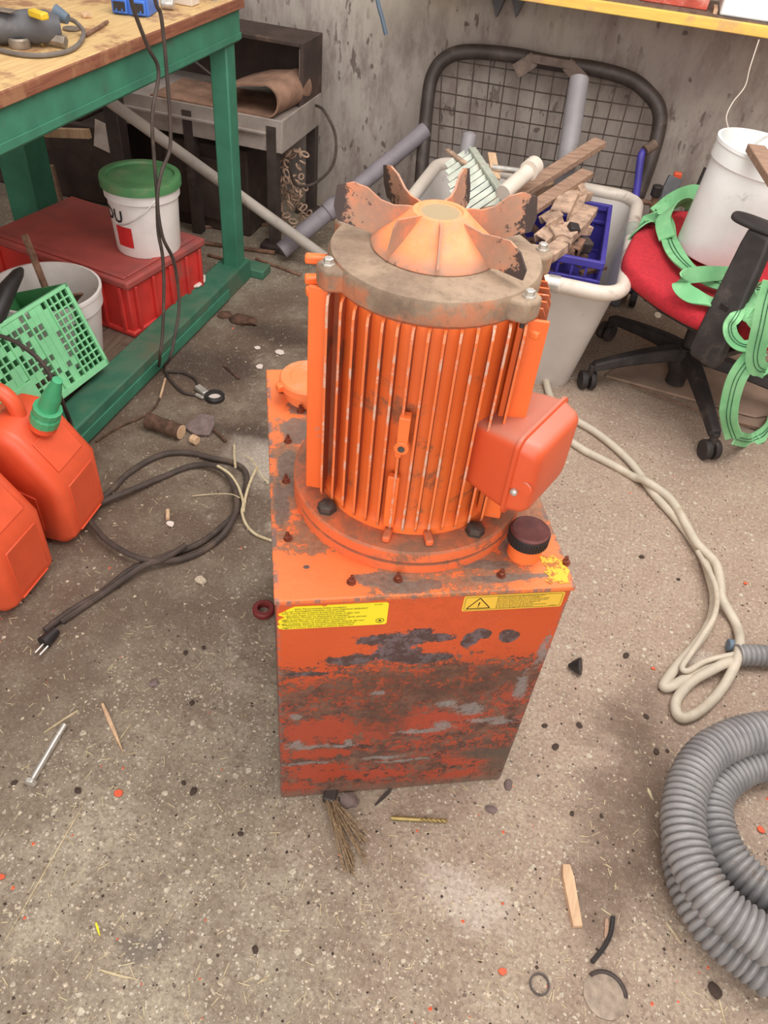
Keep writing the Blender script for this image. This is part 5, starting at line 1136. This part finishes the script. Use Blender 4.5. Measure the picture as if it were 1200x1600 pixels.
# ================================================================ cables and litter on the left floor
tube_thing('black_extension_lead', Z([(70, 985), (110, 955), (160, 925), (205, 890), (260, 868), (310, 850), (350, 820), (372, 795), (385, 760), (382, 735), (360, 722), (330, 716), (300, 708), (265, 708), (235, 718), (200, 740), (175, 765), (150, 785), (120, 800)], .009), .0085, M['blackcable'], 'dusty black extension lead running from its plug up round a big loop on the floor', 'cable', n=10, k=8)
tube_thing('coiled_lead', Z([(95, 1012 - 40, .009), (150, 935, .009), (200, 900, .02), (235, 880, .024), (290, 872, .009), (330, 852, .009), (358, 822, .022), (370, 785, .022), (358, 745, .022), (335, 728, .022), (300, 728, .009), (255, 745, .009), (200, 768, .022), (165, 782, .022), (140, 795, .009)]), .0085, M['blackcable'], 'second dusty black lead lying alongside the first and forming the inner loop', 'cable', n=10, k=8)
tube_thing('black_lead', Z([(90, 760), (115, 790), (140, 815), (165, 843), (200, 865), (240, 877), (262, 870), (290, 852)], .026), .008, M['blackcable'], 'black lead curving out from behind the fuel can to the cable loop', 'cable', n=10, k=8)
t = thing('mains_plug', 'black mains plug with two bright pins lying at the end of the lead', 'plug', atz(70, 1003, .0)); o = Vector(t.location)
mb = MB(); mb.cyl(atz(88, 985, .014) - o, atz(68, 1005, .014) - o, .011, .017, n=16); obj('plug_body', mb, M['blackpl'], t)
for dy in (0, 7):
    mb = MB(); mb.cyl(atz(68 + dy, 1006 + dy * .5, .014) - o, atz(55 + dy, 1020 + dy * .5, .014) - o, .0024, n=8); obj('plug_pin', mb, M['steel'], t)
# ring with clip
t = thing('black_ring', 'black ring with a metal clip and white inside, on the floor', 'ring', atz(336, 623, 0)); o = Vector(t.location)
mb = MB(); mb.lathe([(.023, 0), (.031, 0), (.032, .012), (.028, .018), (.023, .018)], 32, closed=True); obj('ring_body', mb, M['blackpl'], t)
mb = MB(); mb.lathe([(0, .001), (.022, .001), (.022, .004), (0, .004)], 24); obj('white_disc', mb, M['paper'], t)
mb = MB(); mb.bar(atz(322, 615, .012) - o, atz(308, 604, .012) - o, .022, .014); mb.bar(atz(318, 622, .008) - o, atz(306, 616, .008) - o, .012, .008); obj('metal_clip', mb, M['steel'], t, bevel=.002)
# rusty tool blob and cloth patches in the stains
def lump(name, px, py, r, mat, label, cat, sq=(1, 1, .5), lift=.4): 
    p = atz(px, py, r * sq[2] * .45); o = tag(obj(name, rough_rock(p, r, sq=sq), mat, ang=50), label, cat); return o
lump('soil_lump', 380, 500, .05, M['bark'], 'flat dark lump of soil on the floor in front of the bench foot', 'soil', (1.1, .7, .3))
lump('soil_lump', 352, 492, .028, M['bark'], 'smaller dark soil lump left of the flat one by the bench foot', 'soil', (1, .8, .4))
# firewood log and bark
t = thing('wood_log', 'short brown round log with a pale sawn end on the floor', 'log', atz(255, 668, 0)); o = Vector(t.location)
a, b = atz(231, 657, .024) - o, atz(283, 675, .024) - o
mb = MB(); P = [a.lerp(b, i / 6) for i in range(7)]; mb.tube(P, lambda i: .024 * (1 + .07 * math.sin(i * 2.1)), 14); obj('log_body', mb, M['bark'], t)
mb = MB(); d = (b - a).normalized(); mb.cyl(b, b + d * .002, .0225, n=14); obj('sawn_end', mb, M['palewood'], t)
mb = MB(); mb.cyl(atz(300, 685, .012), atz(308, 689, .012), .014, n=10); tag(obj('branch_stub', mb, M['palewood']), 'small pale branch stub beside the sawn log', 'wood scrap')
mb = MB(); c = atz(315, 668, .008); mb.prism([(-.05, -.02), (.0, -.04), (.04, -.025), (.035, .02), (.02, .05), (-.025, .045)], 0, .01, Matrix.Translation(c) @ Matrix.Rotation(.2, 4, 'X')); tag(obj('slate_piece', mb, M['slate'], bevel=.002), 'flat purple-grey stone piece right of the log', 'stone')
mb = MB(); mb.tube([atz(335, 672, .006), atz(346, 682, .008), atz(353, 690, .005)], .005, 8); tag(obj('bark_strip', mb, M['bark']), 'curved strip of dark bark right of the grey stone piece', 'bark')
mb = MB(); mb.cyl(atz(350, 571, .004), atz(374, 592, .004), .004, n=8); tag(obj('brown_twig', mb, M['bark']), 'short straight brown twig on the floor above the black ring', 'twig')
mb = MB(); mb.cyl(atz(258, 592, .005), atz(250, 622, .005), .004, n=8); tag(obj('pale_twig', mb, M['palewood']), 'thin pale twig under the hanging leads', 'twig')
mb = MB(); mb.tube(spline(Z([(150, 690), (185, 668), (225, 650), (245, 632), (252, 612)], .004), 5), .0035, 6); tag(obj('long_twig', mb, M['bark']), 'long thin brown twig running from the fuel can towards the log', 'twig')
mb = MB(); mb.cyl(atz(262, 797, .006), atz(262, 811, .006), .0055, n=10); tag(obj('cigarette_end', mb, M['palewood']), 'small orange-brown stub standing out inside the cable loop', 'stub')
# plant wisps
t = thing('dry_grass_tuft', 'dry yellow grass stalk frayed over the cable loop beside the tank', 'straw', atz(385, 790, 0)); o = Vector(t.location)
for P, r_ in (([(340, 728, .03), (358, 740, .03), (372, 760, .025), (380, 785, .03), (378, 800, .02), (385, 820, .01), (400, 835, .006), (425, 845, .004)], .004), ([(366, 695, .01), (366, 712, .02), (368, 730, .035)], .0035), ([(402, 730, .02), (392, 750, .03), (384, 775, .03), (380, 800, .02)], .004), ([(385, 712, .01), (398, 725, .02), (410, 745, .02), (420, 755, .01)], .002), ([(300, 775, .004), (330, 772, .01), (360, 772, .03), (375, 778, .03)], .0015)):
    mb = MB(); mb.tube([p - o for p in spline(Z(P), 5)], r_, 7); obj('grass_stalk', mb, M['straw'], t)
# paper scraps and pale chips
def scrap(name, px, py, r, mat, label, cat, z=.002, th=.004, n=7):
    c = atz(px, py, z); pts = [(r * random.uniform(.6, 1.2) * math.cos(2 * PI * i / n), r * random.uniform(.5, 1) * math.sin(2 * PI * i / n)) for i in range(n)]
    mb = MB(); mb.prism(pts, 0, th, Matrix.Translation(c)); return tag(obj(name, mb, mat, bevel=.001), label, cat)
c = atx(305, 442, -1.31); mb = MB(); mb.prism([(-.05, -.02), (-.01, -.035), (.03, -.01), (.055, .03), (.02, .035), (-.02, .02)], 0, .012, Matrix.Translation(atz(308, 443, .084)) @ Matrix.Rotation(1.0, 4, 'Z')); tag(obj('white_rag', mb, M['paper'], bevel=.005), 'crumpled white rag lying on the bench lower rail by the red crate', 'rag')
scrap('white_chip', 436, 551, .022, M['paper'], 'larger white plaster chip on the floor behind the tank', 'chip')
scrap('white_chip', 406, 573, .017, M['paper'], 'white chip on the floor left of the tank rear corner, nearer than the larger one', 'chip')
scrap('white_chip', 402, 544, .012, M['paper'], 'tiny white chip left of the two bigger white chips', 'chip')
scrap('white_chip', 266, 819, .015, M['paper'], 'pale chip beside the orange-brown stub inside the cable loop', 'chip')
scrap('pale_stone', 313, 908, .016, M['pebble'], 'flat pale stone left of the dark red ring', 'stone', th=.008)
lump('bent_stone', 545, 1250, .022, M['slate'], 'brownish flat stone half under the front edge of the tank', 'stone', (1, .7, .4))
lump('grey_stone', 794, 1226, .011, M['slate'], 'small grey stone at the bottom right corner of the tank', 'stone', (.8, 1.1, .8))
lump('grey_stone', 768, 1265, .010, M['slate'], 'small dark stone right of the drill bit', 'stone', (1.2, .8, .6))
lump('grey_stone', 241, 1067, .010, M['slate'], 'small dark grey stone among pale chips on the left floor', 'stone')
# ring, bolt, drill bit, slivers
mb = MB(); c = atz(412, 956, 0); mb.lathe([(.014, .0), (.025, .0), (.027, .004), (.027, .014), (.024, .017), (.015, .017)], 40, c, closed=True); tag(obj('red_ring', mb, M['dred']), 'dark red round ring lying beside the left edge of the tank', 'ring')
t = thing('steel_bolt', 'long shiny hex-head steel bolt lying on the floor at the left', 'bolt', atz(72, 1180, 0)); o = Vector(t.location)
a, b = atz(50, 1219, .009) - o, atz(101, 1132, .008) - o; d = (b - a).normalized()
mb = MB(); mb.cyl(a, a.lerp(b, .78), .0068, n=18); obj('bolt_shank', mb, M['steel'], t)
mb = MB(); P = resample([a.lerp(b, .78), b], .0009); mb.tube(P, lambda i: (.0066, .0058)[i % 2], 14); obj('thread', mb, M['steel'], t)
mb = MB(); mb.cyl(a - d * .009, a, .0125, n=6); obj('hex_head', mb, M['steel'], t, bevel=.001)
t = thing('drill_bit', 'brass coloured twist drill bit lying in front of the tank', 'drill bit', atz(655, 1280, 0)); o = Vector(t.location)
a, b = atz(611, 1278, .005) - o, atz(700, 1283, .005) - o
mb = MB(); mb.cyl(a, a.lerp(b, .5), .0046, n=14); obj('shank', mb, M['brass'], t)
mb = MB(); d = (b - a).normalized(); s1 = Vector((-d.y, d.x, 0)); u1 = Vector((0, 0, 1)); vs = []; fs = []; N = 60; st_ = a.lerp(b, .5); Lx = (b - a).length * .5
for i in range(N + 1):
    t_ = i / N; ang = t_ * 2 * PI * 3
    tp = 1 if t_ < .93 else max(.05, (1 - t_) / .07)
    for k in range(10):
        q = 2 * PI * k / 10; rr = .0046 * (1 - .45 * abs(math.cos(q)) ** 3) * tp; v = s1 * rr * math.cos(q + ang) + u1 * rr * math.sin(q + ang); vs.append(st_ + d * Lx * t_ + v)
    if i: fs += [(10 * (i - 1) + k, 10 * (i - 1) + (k + 1) % 10, 10 * i + (k + 1) % 10, 10 * i + k) for k in range(10)]
mb.add(vs, fs); obj('flute', mb, M['brass'], t)
def sliver(name, p0, p1, wd, th, mat, label, cat, taper=.3):
    a, b = atz(*p0, th / 2), atz(*p1, th / 2); d = (b - a).normalized(); s1 = Vector((-d.y, d.x, 0)) * wd / 2; u1 = Vector((0, 0, th / 2)); m_ = a.lerp(b, .6)
    mb = MB(); vs = []
    for p, k in ((a, .6), (a.lerp(b, .2), 1), (m_, .9), (b, taper)): vs += [p - s1 * k - u1, p + s1 * k - u1, p + s1 * k * .9 + u1, p - s1 * k * .9 + u1]
    fs = []
    for i in range(3): fs += [(4 * i + k, 4 * i + (k + 1) % 4, 4 * i + 4 + (k + 1) % 4, 4 * i + 4 + k) for k in range(4)]
    fs += [(3, 2, 1, 0), (12, 13, 14, 15)]
    mb.add(vs, fs); return tag(obj(name, mb, mat, smooth=False), label, cat)
sliver('wood_sliver', (160, 1100), (193, 1177), .0085, .005, M['palewood'], 'narrow pale wood sliver right of the steel bolt', 'wood scrap', .1)
sliver('wood_chip', (884, 1352), (902, 1448), .024, .010, M['palewood'], 'pale flat splintered wood piece on the floor, lower right of the tank', 'wood scrap', .8)
sliver('wood_sliver', (948, 1435), (946, 1480), .008, .004, M['oldwood'], 'small brown sliver beside the short black cable piece', 'wood scrap')
sliver('straw_stalk', (130, 1258), (8, 1470), .0022, .002, M['straw'], 'very long thin straw stalk at the lower left', 'straw', .4)
sliver('straw_stalk', (122, 1110), (68, 1145), .004, .003, M['straw'], 'straw stalk lying across the tip of the steel bolt', 'straw')
sliver('straw_stalk', (155, 1515), (218, 1532), .003, .002, M['straw'], 'pale double straw stalk near the bottom left, below the grey stain', 'straw')
sliver('straw_stalk', (160, 1517), (200, 1529), .003, .003, M['straw'], 'shorter pale stalk lying against the double stalk near the bottom left', 'straw')
sliver('straw_stalk', (205, 1130), (182, 1163), .002, .002, M['straw'], 'short straw stalk right of the narrow wood sliver', 'straw')
sliver('straw_stalk', (1123, 1560), (1133, 1600), .003, .002, M['straw'], 'yellow straw stalk below the black chip near the bottom right corner', 'straw')
sliver('straw_stalk', (1040, 1440), (1065, 1475), .003, .002, M['straw'], 'straw stalk between the black cable piece and the hose', 'straw')
sliver('yellow_chip', (150, 1442), (156, 1462), .004, .003, M['yellow'], 'tiny bright yellow plastic strip on a brown stain at lower left', 'chip')
sliver('dark_strip', (612, 1232), (586, 1258), .008, .004, M['frame'], 'thin dark strip sticking out under the front edge of the tank', 'strip', .3)
sliver('wood_sliver', (1012, 1232), (1020, 1250), .006, .003, M['straw'], 'small tuft of straw left of the hose coil', 'straw')
# bristle bunch
t = thing('bristle_bunch', 'frayed bunch of brown bristles sticking out from under the tank', 'bristles', atz(525, 1262, 0)); o = Vector(t.location)
b0 = None
for k in range(56):
    a = atz(515 + random.gauss(0, 4.5), 1244 + random.uniform(-3, 6), random.uniform(.002, .016)) - o; tx = random.choice((545, 549, 572)) + random.gauss(0, 4); ty = (1366 if tx < 560 else 1346) + random.uniform(-45, 6)
    b = atz(tx, ty, .003 + random.random() * .008) - o; m_ = a.lerp(b, .45) + Vector((-.004, 0, .006))
    mb = MB(); mb.tube(spline([a, m_, b], 3), .0008, 4); obj('bristle', mb, M['bristle'], t)
mb = MB(); mb.box(atz(516, 1243, .009) - o, (.026, .03, .018)); obj('ferrule', mb, M['frame'], t, bevel=.004)
# black cone, cable stub, washers
t = thing('black_cone', 'small black ribbed plastic cone lying on the floor right of the tank', 'cone', atz(900, 1040, 0)); a, b = atz(908, 1041, .019) , atz(888, 1040, .008)
mb = MB(); o = Vector(t.location); a -= o; b -= o; mb.tube([a.lerp(b, i / 12) for i in range(13)], lambda i: (.021 - .0175 * (i / 12) ** 1.3) * (1 + .04 * (i % 2)), 24); obj('cone_body', mb, M['blackpl'], t)
tube_thing('cable_stub', Z([(958, 1432), (955, 1455), (945, 1478), (925, 1503)], .005), .0042, M['blackpl'], 'short stub of black cable with a frayed end, left of the hose', 'cable')
mb = MB(); c = atz(843, 1538, .001); mb.lathe([(.0150, 0), (.0180, 0), (.0180, .003), (.0150, .003)], 32, c, closed=True); tag(obj('rubber_ring', mb, M['frame']), 'thin grey-black rubber ring on the floor near the bottom', 'ring')
mb = MB(); c = atz(945, 1555, 0); mb.lathe([(0, 0), (.034, 0), (.038, .002), (.033, .004), (0, .003)], 32, c); tag(obj('dusty_disc', mb, M['dustdisc']), 'dust-covered round disc at the bottom right below the cable stub', 'disc')
mb = MB(); P = [c + Vector((.036 * math.cos(R(a)), .036 * math.sin(R(a)), .004)) for a in range(10, 150, 12)]; mb.tube(P, .004, 7); tag(obj('dark_arc', mb, M['frame']), 'curved dark rubber strip along the edge of the dusty disc', 'strip')
# black chips, orange flakes: each its own piece
chips = [((1118, 1548), .014, 'black triangular chip near the bottom right corner'), ((868, 1167), .009, 'dark chip on the floor right of the tank at mid height'), ((851, 1143 - 9), .007, 'small dark chip close to the right edge of the tank'), ((905, 1133), .008, 'dark chip right of the tank below the black cone'), ((978, 1024), .009, 'dark chip between the black cone and the cream cables'), ((1010, 1119), .007, 'dark chip left of the cable loop'), ((1026, 1174), .008, 'dark chip beside the top of the hose coil'), ((1043, 1173), .005, 'tiny dark chip touching the top left of the hose coil'), ((894, 1271), .006, 'dark chip left of the straw near the hose'), ((940, 1275), .005, 'tiny dark chip in the open floor between tank and hose'), ((302, 1236), .009, 'larger dark chip on the open floor left of the tank'), ((287, 1223), .006, 'smaller dark chip just above the larger one left of the tank'), ((122, 1235), .008, 'dark chip right of the head of the steel bolt'), ((22, 1223), .007, 'dark chip at the left edge beside the steel bolt head'), ((300, 1098), .007, 'brown-black chip on the bare floor left of the tank sticker'), ((290, 1020), .007, 'dark chip near the floor below the cable loop'), ((318, 1012), .006, 'small dark chip right of the one below the cable loop'), ((399, 1483), .007, 'dark chip beside a pale stone near the bottom'), ((376, 1303), .006, 'dark chip in front of the tank left side'), ((1003, 870), .008, 'dark round chip left of the cream cables'), ((1060, 905), .006, 'small dark chip close beside the cream cables')]
ck = None
for i, ((px, py), r_, lb) in enumerate(chips):
    c = atz(px, py, r_ * .3)
    if ck is None or i % 4 == 0:
        ck = obj('dark_chip', rough_rock((0, 0, 0), 1, sq=(1, .75, .4)), M['dgrit'], ang=40); o = ck
    else: o = copy(ck)
    o.location = c; o.scale = (r_, r_, r_); o.rotation_euler = (0, 0, random.random() * 6); tag(o, lb, 'chip', 'dark chips scattered on the floor')
for i, ((px, py), r_, lb) in enumerate([((1188, 1297), .010, 'bright orange-red flake inside the hose coil'), ((185, 1241), .011, 'orange-red flake on the floor below the wood sliver'), ((785, 1518), .008, 'orange-red flake near the bottom, left of the rubber ring'), ((1165, 912), .006, 'tiny orange-red flake right of the cream cables'), ((1020, 1045), .006, 'tiny red flake left of the cable end'), ((2, 1370), .008, 'orange flake at the very left edge of the floor')]):
    scrap('paint_flake', px, py, r_, M['redchip'], lb, 'flake', th=.003)
# stone slabs under the chair
for P, lb in (([(945, 590), (1180, 655), (1260, 640), (1240, 560), (1010, 540)], 'dusty flat stone slab under the swivel chair'), ([(1098, 645), (1230, 690), (1300, 700), (1300, 650), (1180, 657)], 'second dusty stone slab under the hanging green sling')):
    pts = [atz(a, b, 0) for a, b in P]; c = pts[0]; mb = MB(); mb.prism([(p.x - c.x, p.y - c.y) for p in pts], 0, .010); tag(obj('stone_slab', mb, M['slab'], loc=(c.x, c.y, .0005), bevel=.004), lb, 'slab')
tube_thing('rust_wire', Z([(985, 600), (1060, 630), (1130, 655), (1200, 672)], .016), .0025, M['rust'], 'thin rusty wire along the seam of the stone slabs', 'wire', n=6)

# ================================================================ countless grit, chaff and straw
def in_tank(p):
    x, y = p.x + .298, p.y - .666; c, s_ = math.cos(PA), math.sin(PA); u, v = x * c + y * s_, -x * s_ + y * c
    return -.01 < u < .47 and -.01 < v < .61
def floorpt():
    while True:
        px, py = random.uniform(-30, 1230), random.uniform(300, 1640) if random.random() < .35 else random.uniform(700, 1640)
        p = atz(px, py, 0)
        if p.y < 3.4 and p.x > -1.25 and not in_tank(p): return p
def chaff(name, N, lmin, lmax, wmin, wmax, mat):
    mb = MB()
    for _ in range(N):
        p = floorpt(); L = random.uniform(lmin, lmax); a = random.random() * PI; d = Vector((math.cos(a), math.sin(a), random.uniform(-.05, .05))) * L / 2; wd = random.uniform(wmin, wmax)
        mb.bar(p - d + Vector((0, 0, wd * .4)), p + d + Vector((0, 0, wd * .4)), wd, wd * .6)
    o = obj(name, mb, mat, smooth=False); return o
def grit(name, N, rmin, rmax, mat):
    mb = MB()
    for _ in range(N):
        p = floorpt(); r = rmin + (rmax - rmin) * random.random() ** 3; k = [random.uniform(.6, 1.2) * r for _ in range(6)]
        mb.add([p + Vector(v) for v in ((k[0], 0, 0), (0, k[1], 0), (-k[2], 0, 0), (0, -k[3], 0), (0, 0, k[4] * .6))], [(0, 1, 4), (1, 2, 4), (2, 3, 4), (3, 0, 4), (3, 2, 1, 0)])
    return obj(name, mb, mat, smooth=False)
for o, lb, ca in ((chaff('straw_litter', 1250, .004, .022, .0006, .0016, M['straw']), 'bits of straw and chaff scattered over the concrete floor', 'straw'), (grit('pale_grit', 2400, .0012, .0055, M['pebble']), 'pale grit and small stones scattered over the floor', 'grit'), (grit('dark_grit', 1500, .001, .0042, M['dgrit']), 'dark crumbs of soil scattered over the floor', 'grit'), (grit('orange_flakes', 70, .002, .005, M['redchip']), 'small orange paint flakes scattered over the floor', 'flakes')):
    stuff(tag(o, lb, ca))
